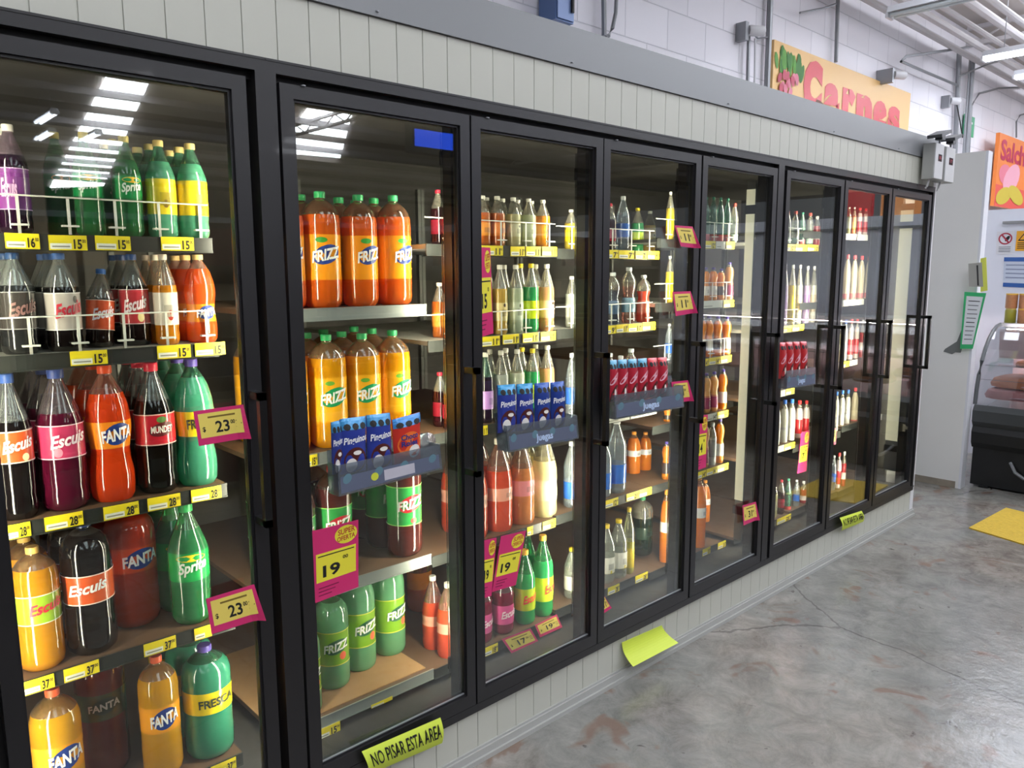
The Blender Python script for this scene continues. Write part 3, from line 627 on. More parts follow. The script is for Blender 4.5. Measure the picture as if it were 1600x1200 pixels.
# door 6
row(6, 0, [('jar', 1230, 330, 12), ('jar', 1242, 330, 12), ('teal_clear', 1253, 332, 11), ('jar', 1265, 333, 12), ('redpack', 1276, 338, 11)])
row(6, 1, [('v_lilac', 1225, 413, 12), ('v_yellow', 1237, 414, 12), ('v_white', 1248, 414, 11), ('v_lilac', 1260, 416, 11), ('v_white', 1270, 416, 11)])
row(6, 2, [('milk_red', 1219, 548, 12), ('redpack', 1230, 548, 12), ('milk', 1241, 548, 12), ('redpack', 1252, 548, 12)])
row(6, 3, [('milk', 1213, 626, 13), ('milk', 1225, 625, 13), ('milk', 1236, 624, 13), ('milk_red', 1248, 626, 12), ('milk_red', 1259, 626, 11)])
row(6, 4, [('w_pale', 1209, 752, 12), ('w_dark', 1220, 750, 12), ('teal_clear', 1231, 748, 12), ('blue_water', 1244, 750, 11), ('redpack', 1255, 752, 10)])
# door 7
row(7, 0, [('w_pale', 1326, 324, 8), ('w_amber', 1334, 324, 8), ('milk_red', 1343, 325, 9), ('milk_red', 1352, 326, 8)])
row(7, 1, [('cream_carton', 1323, 398, 11), ('cream_carton', 1334, 399, 11), ('cream_carton', 1345, 400, 11), ('cream_carton', 1356, 401, 10)])
row(7, 2, [('w_pale', 1312, 500, 8), ('milk', 1320, 500, 8), ('milk_red', 1329, 499, 9), ('milk_red', 1338, 499, 8), ('redpack', 1347, 500, 8)])
row(7, 3, [('milk', 1306, 612, 9), ('milk', 1315, 610, 9), ('milk', 1324, 609, 9), ('cream_carton', 1335, 606, 11)])
row(7, 4, [('blue_water', 1302, 712, 9), ('milk_red', 1310, 708, 9), ('redpack', 1318, 706, 8)])
# ------------------------------------------------------------------ price tags on the rails
def pricetag(d, lv, u0, u1, num, col=YEL, idx=0, n=1, dz=0., hh=.033, y=None):
    z = LV[d][lv]; yy = (YS-.0035) if y is None else y; z1 = z+.001+dz; z0 = z1-hh
    xa, xb = solvex(u0, yy, z-.017), solvex(u1, yy, z-.017); w_ = xb-xa
    side = nth(idx, n) if n > 1 else 'only one'
    ln = LNAME[len(LV[d])][lv]
    o = empty('price_tag', ((xa+xb)/2, yy, z0), 0, trim('%s price tag%s, %s on the rail of the %s shelf, %s door' % ('yellow' if col is YEL else 'white', ' reading '+num if num else '', side, ln, ORD[d-1])), 'price tag', 'price tags of the %s shelf, %s door' % (ln, ORD[d-1]))
    tl = random.uniform(-.001, .001)
    fn = lambda u, v: Vector(((u-.5)*w_, -.0006*math.sin(u*3), v*hh+tl*(u-.5)))
    MB().surf(fn, 4, 1, .0012).build('tag_card', col, o)
    if col is YEL: maprect('white_field', fn, .03, .58, .08, .46, TAGW, o)
    maprect('product_line', fn, .08, .54, .2, .3, pm('grey_print', '8b8b80', .6), o, .0006)
    if num:
        maptext('price', num, fn, .64, .86, .08, .74, INK, o, .0008, .03)
        maptext('cents', '00', fn, .87, .97, .5, .74, INK, o, .0008, .02)
    return o
def tags(d, lv, L):
    for i, t in enumerate(L): pricetag(d, lv, t[0], t[1], t[2], t[3] if len(t) > 3 else YEL, i, len(L), random.uniform(-.002, .001))
tags(1, 0, [(8, 62, '16'), (76, 136, '15'), (149, 204, '15'), (252, 303, '15')])
tags(1, 1, [(110, 168, '15'), (246, 298, '15'), (305, 352, '15')])
tags(1, 2, [(0, 48, '28'), (70, 130, '28'), (162, 217, '28'), (231, 282, '28'), (299, 346, '28')])
tags(1, 3, [(30, 85, '37'), (100, 155, '37'), (225, 275, '37'), (304, 331, '')])
tags(1, 4, [(330, 369, '37')])
tags(2, 1, [(472, 496, '15')]); pricetag(2, 3, 490, 531, '15', YEL, 0, 2, -.035); pricetag(2, 3, 580, 613, '', YEL, 1, 2, -.03, .012)
tags(3, 0, [(752, 786, '11'), (798, 820, '11'), (822, 845, '11'), (847, 870, '11')])
tags(3, 1, [(750, 781, '11'), (786, 811, '11'), (817, 841, '11'), (845, 868, '11')])
tags(3, 2, [(745, 762, '11')])
tags(3, 3, [(824, 833, '21'), (848, 868, '21')])
tags(3, 4, [(754, 778, '18')])
tags(4, 0, [(944, 966, '7'), (967, 991, '7'), (993, 1011, '7'), (1012, 1030, '8')])
tags(4, 1, [(944, 962, '9'), (963, 981, '11'), (982, 1003, '11'), (1004, 1024, '11')])
tags(4, 2, [(944, 984, '', TAGW), (986, 1026, '', TAGW)])
tags(4, 3, [(945, 966, '12'), (979, 998, '21'), (999, 1018, '21')])
tags(4, 4, [(950, 968, '28'), (993, 1012, '28')])
tags(5, 0, [(1101, 1118, '12'), (1119, 1133, '', TAGW), (1135, 1148, '12')])
tags(5, 1, [(1093, 1129, '', TAGW), (1131, 1147, '15')])
tags(5, 2, [(1091, 1107, '14'), (1108, 1125, '14'), (1126, 1143, '14')])
tags(5, 3, [(1103, 1120, '14', TAGW), (1121, 1138, '14')])
tags(5, 4, [(1087, 1103, '14'), (1104, 1120, '14'), (1121, 1138, '14')])
tags(5, 5, [(1098, 1110, '31'), (1122, 1134, '31')])
tags(6, 0, [(1224, 1242, '12'), (1243, 1261, '12'), (1262, 1279, '12')])
tags(6, 1, [(1219, 1237, '17'), (1238, 1256, '17')])
tags(6, 2, [(1213, 1227, '', TAGW), (1228, 1241, '17')])
tags(6, 3, [(1209, 1225, '', TAGW), (1226, 1242, '17')])
tags(6, 4, [(1214, 1236, '25')])
tags(7, 0, [(1322, 1338, '', TAGW), (1340, 1356, '', TAGW)]); tags(7, 1, [(1318, 1350, '', TAGW)]); tags(7, 2, [(1312, 1327, '19'), (1328, 1340, '', TAGW)])
cb = cbox('cardboard_sheet', .90, 1.44, .2, .75, .2655, .269, pm('cardboard', '9a7650', .8, noise=.08, nscale=40)); tag(cb, 'brown cardboard sheet under the cloudy green soda bottles on the lower floor shelf', 'cardboard')
# ------------------------------------------------------------------ offer cards
def offer(q, num, label, y=-.034, style='wide', bend=0, bv=0, cents='00', name='offer_card', curl=.0):
    P = [aty(a, b, y) for a, b in q]; c = P[0]; o = empty(name, c, 0, label, 'price card')
    f0 = bilin(*[p-c for p in P], bend, bv)
    def fn(u, v):
        p = Vector(f0(u, v))
        if curl and u > .8: p = p+Vector((0, -curl*((u-.8)/.2)**2*(1-v), 0))
        return p
    MB().surf(fn, 10, 6, .001).build('card', MAG, o)
    if style == 'wide':
        maprect('yellow_field', fn, .07, .93, .2, .9, PAPERY, o); y0, y1 = .2, .9
        maptext('currency', '$', fn, .12, .18, .36, .52, INK, o, .0009)
        maptext('price', num, fn, .38, .66, .3, .64, INK, o, .0009, .02)
        maptext('cents', cents, fn, .69, .78, .5, .62, INK, o, .0009)
        maprect('heading_line', fn, .25, .8, .75, .8, pm('brown_print', '7a6420', .6), o, .0008)
        for k in range(3): maprect('small_line', fn, .8, .91, .56-.09*k, .585-.09*k, INK, o, .0008, 2, 1)
    else:
        maprect('yellow_field', fn, .06, .94, .26, .66, pm('offer_yellow2', 'e8dc3a', .5), o)
        mapdisc('burst', fn, .72, .84, .25, .13, pm('offer_yellow2', 'e8dc3a', .5), o, n=18)
        maptext('burst_text', 'SUPER', fn, .54, .92, .84, .92, pm('offer_red', 'b8342c', .5), o, .0009, .02, 0, .02)
        maptext('burst_text', 'OFERTA', fn, .52, .92, .75, .82, pm('offer_red', 'b8342c', .5), o, .0009, .02, 0, .02)
        maptext('price', num, fn, .2, .58, .31, .48, INK, o, .0009, .03)
        maptext('cents', cents, fn, .64, .76, .5, .55, INK, o, .0009)
        maprect('heading_line', fn, .1, .9, .61, .625, INK, o, .0008)
        for k in range(3): maprect('small_line', fn, .1, .55-.08*k, .17-.05*k, .183-.05*k, pm('offer_dark', '7a1440', .5), o, .0008)
    return o
offer([(311, 697), (387, 684), (302, 643), (380, 632)], '23', 'magenta and yellow card reading 23 beside the tall teal bottle, leftmost door', curl=.02)
offer([(331, 991), (410, 966), (322, 936), (397, 913)], '23', 'magenta and yellow card reading 23 low on the leftmost door, above bottom shelf', curl=.02)
offer([(491, 943), (560, 917), (488, 830), (560, 812)], '19', 'tall magenta super offer card reading 19 on the second door glass', -.012, 'tall', 0, 0)
offer([(750, 527), (771, 521), (748, 386), (766, 387)], '15', 'tall magenta super offer card at the upper left edge of the third door', -.012, 'tall')
offer([(769, 925), (806, 914), (783, 838), (822, 829)], '19', 'pink super offer card reading 19 above the green bottles, third door', -.012, 'tall')
offer([(752, 936), (768, 931), (754, 845), (776, 840)], '19', 'narrow pink offer card left of the pink 19 card, third door', -.012, 'tall')
offer([(800, 1022), (842, 1003), (784, 999), (829, 982)], '17', 'magenta card reading 17 on the bottom rail of the third door', YS-.012)
offer([(844, 996), (879, 980), (836, 977), (870, 960)], '19', 'magenta card reading 19 on the bottom rail, right of the 17 card', YS-.012)
offer([(1064, 385), (1089, 388), (1054, 352), (1082, 354)], '11', 'topmost of the three magenta cards reading 11 on the fourth door', -.034, curl=.02)
offer([(1056, 494), (1084, 489), (1051, 456), (1079, 455)], '11', 'middle of the three magenta cards reading 11 on the fourth door', -.034, curl=.02)
offer([(1054, 631), (1078, 626), (1049, 597), (1075, 594)], '11', 'lowest of the three magenta cards reading 11 on the fourth door', -.034, curl=.02)
offer([(938, 962), (956, 950), (939, 932), (944, 931)], '11', 'small folded magenta card at the bottom left corner of the fourth door', -.012)
offer([(1087, 736), (1103, 730), (1090, 650), (1106, 648)], '14', 'pink offer card at the left edge of the fifth door', -.012, 'tall')
offer([(1162, 821), (1183, 812), (1160, 790), (1181, 784)], '31', 'magenta card reading 31 low on the fifth door', -.02, curl=.015)
offer([(1246, 740), (1260, 736), (1252, 676), (1265, 672)], '17', 'pink and yellow card reading 17 inside the sixth door', YS-.01, 'tall')
offer([(1290, 701), (1306, 694), (1293, 674), (1308, 668)], '19', 'pink and yellow card at the left of the seventh door', YS-.01)
def neon(q, label, txt, y=-.035, bv=-.0, curl=0.):
    P = [aty(a, b, y) for a, b in q]; c = P[0]; o = empty('warning_sheet', c, 0, label, 'paper sheet'); f0 = bilin(*[p-c for p in P], 0, 0)
    def fn(u, v): return Vector(f0(u, v))+Vector((0, -bv*math.sin(v*3.1)-curl*(1-v)**2, curl*.35*(1-v)**2))
    MB().surf(fn, 12, 10, .0008).build('sheet', NEON, o)
    if txt: maptext('lettering', txt, fn, .06, .97, .34, .84, INK, o, .0035, .01)
    return o
neon([(577, 1210), (691, 1161), (565, 1174), (688, 1121)], 'curled lime green sheet reading NO PISAR ESTA AREA under the second door', 'NO PISAR ESTA AREA', bv=.012)
neon([(975, 1041), (1046, 1004), (972, 1004), (1034, 977)], 'plain lime green sheet peeling off the base panel under the fourth door', '', y=-.012, bv=-.003, curl=.045)
neon([(1315, 829), (1349, 815), (1312, 809), (1346, 798)], 'small lime green sheet over the sill under the seventh door', 'NO PISAR ESTA AREA', bv=.01)
# ------------------------------------------------------------------ snack racks hung on the doors
def packet(q, y, front, top, txt, label, group, th=.03, style='cake'):
    P = [aty(a, b, y) for a, b in q]; c = P[0]; o = empty('snack_packet', c, 0, label, 'snack packet', group); f0 = bilin(*[p-c for p in P])
    def fn(u, v):
        e = max(0, 4*u*(1-u))**.5*max(0, min(1, v*6, (1-v)*5))**.6
        return Vector(f0(u, v))+Vector((0, -th*.5*e, 0))
    def fb(u, v):
        e = max(0, 4*u*(1-u))**.5*max(0, min(1, v*6, (1-v)*5))**.6
        return Vector(f0(1-u, v))+Vector((0, th*.5*e+.002, 0))
    FM = pm('foil_'+front, front, .3, .1, .3); TM = pm('foil_'+top, top, .3, .2, .3)
    b = MB().surf(fn, 10, 12, .0006, 0); b.surf(fb, 8, 8, .0006, 0); b.build('wrapper', FM, o, True)
    maprect('top_band', fn, 0.01, .99, .8, 1.0, TM, o, .0006, 8, 4)
    for k in range(3): mapdisc('warning_mark', fn, .2+.3*k, .85, .125, .06, INK, o, .0012, 8)
    if style == 'cake':
        mapdisc('cake', fn, .5, .24, .42, .24, pm('cake_brown', '4e1c18', .4), o, .0008)
        mapdisc('cream', fn, .34, .16, .2, .13, pm('cream_white', 'e4dfd8', .4), o, .0012); mapdisc('icing', fn, .55, .38, .16, .04, pm('cream_white', 'e4dfd8', .4), o, .0012)
        maptext('lettering', txt, fn, .08, .94, .5, .66, pm('pure_white', 'f2f2f2', .4), o, .001, .02, .1, .05)
    elif style == 'rolls':
        mapdisc('badge', fn, .5, .42, .42, .26, pm('roll_orange', 'e8702a', .4), o, .0008); mapdisc('roll', fn, .66, .24, .22, .14, pm('cream_white', 'e4dfd8', .4), o, .0011)
        maptext('lettering', 'Choco', fn, .2, .8, .52, .64, pm('ink_blue', '1d2f7a', .4), o, .0014, .03); maptext('lettering', 'Roles', fn, .2, .78, .38, .5, pm('ink_blue', '1d2f7a', .4), o, .0014, .03)
    else:
        mapdisc('swoosh', fn, .5, .56, .42, .08, pm('pink_white', 'd9a8b4', .4), o, .0008, tilt=.3); mapdisc('cake', fn, .5, .22, .38, .17, pm('cake_brown', '4e1c18', .4), o, .0008, tilt=.3)
        mapdisc('cream', fn, .5, .22, .1, .1, pm('cream_white', 'e4dfd8', .4), o, .0012)
ACR = clear('acrylic', 'cdd3da', .06, 3, .05, haze=.12); PRINT = pm('rack_print', '5d6478', .4)
def rack(q, label, price=False, cup=None, y=-.03, dep=.05, side=None):
    P = [aty(a, b, y) for a, b in q]; c = P[0]; o = empty('snack_rack', c, 0, label, 'snack rack'); f0 = bilin(*[p-c for p in P])
    fr = lambda u, v: Vector(f0(u, v))+Vector((0, -dep, 0))
    MB().surf(fr, 6, 3, .002).build('front_panel', ACR, o)
    MB().surf(lambda u, v: f0(u, v*1.4), 4, 3, .002).build('back_panel', ACR, o)
    MB().surf(lambda u, v: Vector(f0(u, 0))+Vector((0, -dep*(1-v), 0)), 4, 2, .002).build('bottom', ACR, o)
    for uu, nm in ((0., 'side_panel'), (1., 'side_panel')): MB().surf(lambda u, v, uu=uu: Vector(f0(uu, v))+Vector((0, -dep*u, 0)), 2, 2, .002).build(nm, ACR, o)
    maprect('printed_band', fr, .02, .98, .05, .6, PRINT, o, .0005)
    if price: maprect('price_window', fr, .42, .72, .12, .5, pm('pale_card', 'b9b6c0', .5), o, .001); mapdisc('round_mark', fr, .33, .35, .035, .14, pm('lime_mark', 'c9cf3a', .5), o, .001)
    else: maptext('lettering', 'Juegas', fr, .38, .62, .12, .5, pm('pale_blue', 'b9cdea', .5), o, .001, .03)
    for k in range(4): mapdisc('leaf_mark', fr, .08+.27*k+.02*(k % 2), .5, .04, .16, pm('teal_mark', '5d7f8c', .5), o, .0009, tilt=.8)
    if cup:
        p = aty(cup[0], cup[1], -.006)-c; m = MB(); m.lathe([(.0, 0), (.028, 0), (.03, .002), (.02, .006), (.008, .01), (.006, .018), (0, .018)], 20)
        k = m.build('suction_cup', clear('cup_clear', 'd8d0cc', .12, 2.5, .05, haze=.3), o, True, loc=p); k.rotation_euler = (math.radians(90), 0, 0)
rack([(514, 769), (674, 727), (512, 722), (670, 690)], 'clear printed snack rack with suction cup on the second door', True, (668, 692))
G1 = 'snack packets in the rack on the second door'
packet([(520, 742), (536, 738), (517, 660), (534, 656)], -.052, '31408f', '3a8cc0', 'Pinguinos', 'edge of a blue cake packet at the left of the second door rack', G1, .02)
packet([(532, 742), (572, 735), (531, 655), (571, 650)], -.055, '2f3f96', '3a8cc0', 'Pinguinos', 'left blue cake packet with brown cakes in the second door rack', G1)
packet([(575, 736), (613, 728), (572, 649), (609, 645)], -.055, '2f3f96', '3a8cc0', 'Pinguinos', 'right blue cake packet with brown cakes in the second door rack', G1)
packet([(617, 728), (657, 716), (612, 656), (656, 644)], -.055, 'd4382c', '3a86c8', '', 'red and orange rolls packet at the right of the second door rack', G1, style='rolls')
rack([(778, 702), (887, 681), (774, 662), (884, 646)], 'clear printed snack rack full of blue packets on the third door')
G2 = 'snack packets in the rack on the third door'
for k, (a, b, nm) in enumerate(((777, 805, 'leftmost'), (807, 832, 'second'), (835, 858, 'third'), (860, 881, 'rightmost'))):
    packet([(a+1, 677-k*3), (b+1, 674-k*3), (a, 602-k*1.5), (b, 600-k*1.5)], -.055, '2f3f96' if k < 2 else '27408f', '2f8fc0' if k < 2 else '1f4fa0', 'Pinguinos', nm+' blue cake packet in the rack on the third door', G2)
rack([(944, 652), (1052, 633), (943, 615), (1050, 600)], 'clear printed snack rack full of red packets on the fourth door')
G3 = 'snack packets in the rack on the fourth door'
for k, nm in enumerate(('leftmost', 'second', 'third', 'fourth', 'fifth', 'rightmost')):
    a = 949+k*15.6; b = a+14.6
    packet([(a, 629-k*1.8), (b, 627-k*1.8), (a, 563-k*.8), (b, 562-k*.8)], -.055, 'b8283a', '3f8fae' if k < 4 else 'c8323a', '', nm+' red snack packet in the rack on the fourth door', G3, style='wave')
rack([(1216, 606), (1262, 599), (1217, 578), (1262, 573)], 'small snack rack with red packets on the sixth door', dep=.04)
G4 = 'snack packets in the rack on the sixth door'
for k, nm in enumerate(('leftmost', 'second', 'third', 'rightmost')):
    a = 1217+k*11; b = a+10
    packet([(a, 592-k*1), (b, 591-k*1), (a, 535-k*.5), (b, 535-k*.5)], -.05, 'c02c30', 'c83038', '', nm+' red snack packet in the rack on the sixth door', G4, style='wave')
# ------------------------------------------------------------------ control boxes on the cooler corner
BOXM = pm('control_box', 'a9aaa6', .45, .1); BOXF = pm('control_front', 'c2c3c4', .4)
def xat(u, v, y): return aty(u, v, y).x
for k, (ua, ub, nm) in enumerate(((1458, 1471.5, 'left'), (1475, 1489.5, 'right'))):
    xa, xb = xat(ua, 250, -.08), xat(ub, 250, -.08); z0, z1 = aty(ua, 279+k*5, -.08).z, aty(ua, 222+k*6, -.08).z
    o = empty('control_box', (xa, -.022, z0), 0, '%s of the two grey temperature control boxes at the right end of the fascia' % nm, 'control box', 'temperature control boxes')
    MB().box(0, xb-xa, -.062, 0, 0, z1-z0).build('case', BOXM, o); MB().box(.002, xb-xa-.002, -.068, -.062, .002, z1-z0-.002).build('front_cover', BOXF, o)
    f = lambda u, v: Vector((u*(xb-xa), -.0682, v*(z1-z0)))
    maprect('display', f, .36, .78, .5, .7, pm('dark_red', '2a1018', .2), o, .0004); maptext('reading', '05' if k == 0 else '17', f, .46, .68, .56, .65, pm('led_red', '9a2a3c', .4, emit=.3), o, .001)
    MB().tube([((xb-xa)*.3, -.03, 0), ((xb-xa)*.3, -.02, -.04), ((xb-xa)*.3, -.012, -.05)], .006, 8).build('cable', WHITEP, o, True)
    lx = (xa+xb)/2; fl = empty('floodlight', (lx, -.085, z1), 0, '%s small dark floodlight tilted above the control boxes' % nm, 'floodlight', 'floodlights above the control boxes')
    MB().tube([(0, 0, 0), (0, 0, .035)], .006, 8).build('stem', STEEL, fl)
    T = Matrix.Translation((-.03, 0, .05)) @ Matrix.Rotation(math.radians(-16), 4, 'Y')
    MB().box(-.09+.03*k, .06, -.05, .03, -.008, .01, T=T).build('lamp_head', pm('dark_grey_metal', '44464a', .4), fl)
    MB().box(-.02, .03, -.02, .02, .02, .05).build('housing', pm('dark_grey_metal', '44464a', .4), fl)
# ------------------------------------------------------------------ partition panel and meat case corner
PG = pm('partition_grey', 'dadad6', .5, noise=.05, nscale=2)
pp = empty('partition_panel', (6.13, 0, 0), 0, 'tall grey insulated partition panel with white edge beyond the cooler', 'partition')
MB().box(0, .09, .0, 2.0, .0, 2.405).build('panel', PG, pp)
MB().box(.0, .095, -.016, .0, .0, 2.405).build('edge_trim', pm('edge_white', 'd2d4da', .4), pp)
MB().box(-.006, .0, .02, 2.0, .0, .05).build('kick_strip', pm('dirty_kick', '8a8173', .8, noise=.35, nscale=14), pp)
m = MB(); n0 = [(0, .06, 1.17), (0, .085, 1.08), (0, .16, 1.02), (0, .17, 1.0), (0, .11, .985), (0, .09, 1.0), (0, .055, 1.0), (0, .03, 1.12)]
m.v = [(-.003, y, z) for _, y, z in n0]+[(-.0005, y, z) for _, y, z in n0]; N = len(n0)
m.f = [tuple(range(N)), tuple(range(N, 2*N))[::-1]]+[(i, i+N, (i+1) % N+N, (i+1) % N) for i in range(N)]; m.m = [0]*len(m.f)
m.build('torn_patch', pm('torn_grey', '6b6e6c', .8), pp)
# notice hanging on the edge
nq = [(1504, 556), (1520, 552), (1507, 455), (1537, 458)]
P = [atx(a, b, 6.09) for a, b in ((1500, 545), (1520, 545), (1507, 456), (1541, 458))]
o = empty('hanging_notice', P[0], 0, 'long white notice with green border hanging on the partition edge', 'notice'); f0 = bilin(*[p-P[0] for p in P])
MB().surf(f0, 6, 6, .001).build('border', pm('notice_green', '2fae6a', .5), o)
maprect('paper', f0, .12, .9, .08, .93, pm('paper_white', 'd9dde0', .6), o, .002)
for k in range(10): maprect('text_line', f0, .24, .8-.03*(k % 3), .84-.075*k, .855-.075*k, pm('grey_text', '6c7074', .6) if k not in (0, 5) else INK, o, .003, 2, 1)
P = [atx(a, b, 6.07) for a, b in ((1514, 448), (1536, 448), (1513, 412), (1534, 410))]
o = empty('bulldog_clip_board', P[0], 0, 'small grey clipboard with yellow edge above the green bordered notice', 'clipboard'); f0 = bilin(*[p-P[0] for p in P])
MB().surf(f0, 4, 4, .012).build('board', pm('clip_grey', 'a3a39b', .4, .3), o); maprect('slot', f0, .6, .72, .05, .9, BLACK, o, .001)
f1 = bilin(*[atx(a, b, 6.075)-P[0] for a, b in ((1532, 456), (1543, 454), (1532, 404), (1541, 402))]); MB().surf(f1, 3, 3, .002).build('yellow_strip', pm('strip_lime', 'd6dc5a', .5), o)
# meat display case, its front along y
mc = empty('meat_display_case', (6.26, -.03, 0), 0, 'black curved glass meat display case right of the partition', 'display case')
DK = pm('case_black', '141516', .35); GR = pm('case_grey', '3c3f40', .35)
L = 2.6
def prism(prof, y0, y1): 
    m = MB(); n = len(prof); m.v = [(x, y0, z) for x, z in prof]+[(x, y1, z) for x, z in prof]
    m.f = [tuple(range(n))[::-1], tuple(range(n, 2*n))]+[(i, (i+1) % n, (i+1) % n+n, i+n) for i in range(n)]; m.m = [0]*len(m.f); return m
prism([(.03, .015), (.9, .015), (.9, .3), (.03, .3)], -L, 0).build('base', DK, mc)
prism([(.0, .3), (.9, .3), (.9, .46), (-.02, .46), (-.04, .42), (-.03, .34)], -L, 0).build('bumper', DK, mc)
prism([(-.02, .46), (.1, .46), (.1, .6), (-.02, .62), (-.05, .58), (-.05, .5)], -L, 0).build('skirt', GR, mc)
prism([(.1, .46), (.9, .46), (.9, .62), (.1, .56)], -L, 0).build('deck', pm('deck_steel', '8a8d90', .35, .6), mc)
gp = [(-.01+.5*(1-math.cos(t))*.9, .62+.56*math.sin(t)) for t in [i*math.pi/2/8 for i in range(9)]]
m = MB()
for (a, b), (c, d) in zip(gp, gp[1:]): m.quad((a, 0, b), (c, 0, d), (c, -L, d), (a, -L, b)); m.quad((a+.006, 0, b-.004), (a+.006, -L, b-.004), (c+.006, -L, d-.004), (c+.006, 0, d-.004))
m.build('curved_glass', clear('case_glass', 'e6e8ea', .06, 4, .02), mc, True)
MB().tube([(a, 0, b) for a, b in gp], .014, 8).build('end_hoop', pm('hoop_grey', '55595c', .4), mc, True)
MB().box(.43, .9, -L, 0, 1.165, 1.19).build('top_counter', pm('counter_grey', '9fa2a6', .4), mc)
MB().box(.88, .9, -L, 0, .56, 1.17).build('back_panel', pm('back_pink', 'd8bcc0', .6), mc)
MB().box(.03, .035, -L, -.01, .8, .803).build('shelf_edge', STEEL, mc)
prism([(.40, .93), (.405, .93), (.36, 1.15), (.355, 1.15)], -L+.02, -.02).build('paper_liner', pm('paper_pink', 'e6d2d4', .6), mc)
MB().tube([(.42, -.05, 1.14), (.42, -L+.05, 1.14)], .012, 8).build('case_lamp', pm('case_lamp_lit', 'fff0ea', .4, emit=70), mc)
MB().box(.08, .38, -L, -.02, .9, .905).build('glass_shelf', clear('case_shelf', 'cfd2d4', .06, 3, .05), mc)
for yy in (-.25, -.5): MB().tube([(.02, yy, .22), (-.01, yy-.04, .16), (.0, yy-.1, .12)], .012, 8).build('drain_pipe', STEEL, mc, True)
MB().box(.02, .06, -.12, -.06, .0, .015).build('foot', DK, mc); MB().box(.82, .86, -.12, -.06, .0, .015).build('foot', DK, mc)
MB().box(.02, .06, -2.4, -2.34, .0, .015).build('foot', DK, mc)
f = lambda u, v: Vector((-.042, -.3-.12*u, .35+.07*v))
maptext('maker_mark', 'M', f, .5, 1, 0, .8, pm('cream_mark', 'cfc6a8', .5), mc, .002, .06)
meat = pm('meat_orange', 'd98a62', .4, noise=.15, nscale=20, bump=.4); meatp = pm('meat_pink', 'cf8f8e', .35, noise=.2, nscale=18, bump=.4)
def slab(x0, x1, y0, y1, z, h, mt, lab, fat=True):
    o = empty('meat_cut', ((x0+x1)/2, (y0+y1)/2, z), 0, lab, 'meat', 'meat cuts in the display case'); hx, hy = (x1-x0)/2, (y1-y0)/2
    m = MB(); N = 20; rings = [(1, 0), (1.03, .35), (.97, .8), (.8, 1.), (0, 1.04)]
    for s, t in rings:
        for k in range(N):
            a = 2*math.pi*k/N; c, d = math.cos(a), math.sin(a); q = 1/(abs(c)**3+abs(d)**3)**(1/3)*(1+.05*math.sin(3*a+x0*9)); m.v.append((hx*s*c*q, hy*s*d*q, h*t))
    for i in range(4):
        for k in range(N): a, b = i*N+k, i*N+(k+1) % N; m.f.append((a, b, b+N, a+N)); m.m.append(0)
    m.build('flesh', mt, o, True)
    if fat:
        r = MB(); pts = [(hx*1.0*math.cos(2*math.pi*k/16)/(abs(math.cos(2*math.pi*k/16))**3+abs(math.sin(2*math.pi*k/16))**3)**(1/3), hy*math.sin(2*math.pi*k/16)/(abs(math.cos(2*math.pi*k/16))**3+abs(math.sin(2*math.pi*k/16))**3)**(1/3), h*.25) for k in range(17)]
        r.tube(pts, .008, 6).build('tray_rim', pm('rim_pink', 'e2b8bc', .4), o, True)
slab(6.29, 6.62, -.5, -.05, .665, .07, meatp, 'pale pink slab on the lowest tray at the left end of the meat case')
slab(6.31, 6.72, -.62, -.07, .75, .07, meat, 'wide orange marinated meat layer on the lower tray of the meat case')
slab(6.36, 6.68, -.95, -.66, .68, .08, meat, 'orange meat pile second from the left end of the meat case')
slab(6.36, 6.6, -.5, -.22, .907, .035, meat, 'orange meat slices on the upper glass shelf of the meat case')
slab(6.36, 6.6, -.8, -.55, .907, .035, meatp, 'pink meat slices on the upper glass shelf of the meat case')
slab(6.36, 6.7, -1.35, -1.0, .68, .08, meatp, 'pink meat pile third from the left end of the meat case')
# tins and jars on the counter
tin = None
for r_ in range(2):
    for k in range(6):
        o = empty('food_tin', (6.78, -.07-.088*k, 1.1905+r_*.112), 0, '%s-row food tin with yellow lid, number %s from the partition, on the meat counter' % ('lower' if r_ == 0 else 'upper', ['one', 'two', 'three', 'four', 'five', 'six'][k]), 'tin', 'food tins on the meat counter')
        if k == 0 and r_ == 0:
            o['label'] = 'olive green jar with pale lid at the left end of the meat counter'
            MB().lathe([(0, 0), (.036, 0), (.038, .004), (.038, .09), (.034, .1), (0, .1)], 18).build('body', pm('jar_olive', '8d8a2c', .3), o, True)
            MB().lathe([(0, .1), (.034, .1), (.034, .11), (0, .111)], 18).build('lid', pm('lid_yellow', 'd2bf6a', .4), o, True)
        else:
            MB().lathe([(0, 0), (.04, 0), (.04, .1), (0, .1)], 18).build('body', pm('tin_brown', 'a8744e', .35, noise=.3, nscale=60), o, True)
            MB().lathe([(0, .1), (.041, .1), (.041, .11), (0, .111)], 18).build('lid', pm('lid_gold', 'd8b04c', .35, .3), o, True)
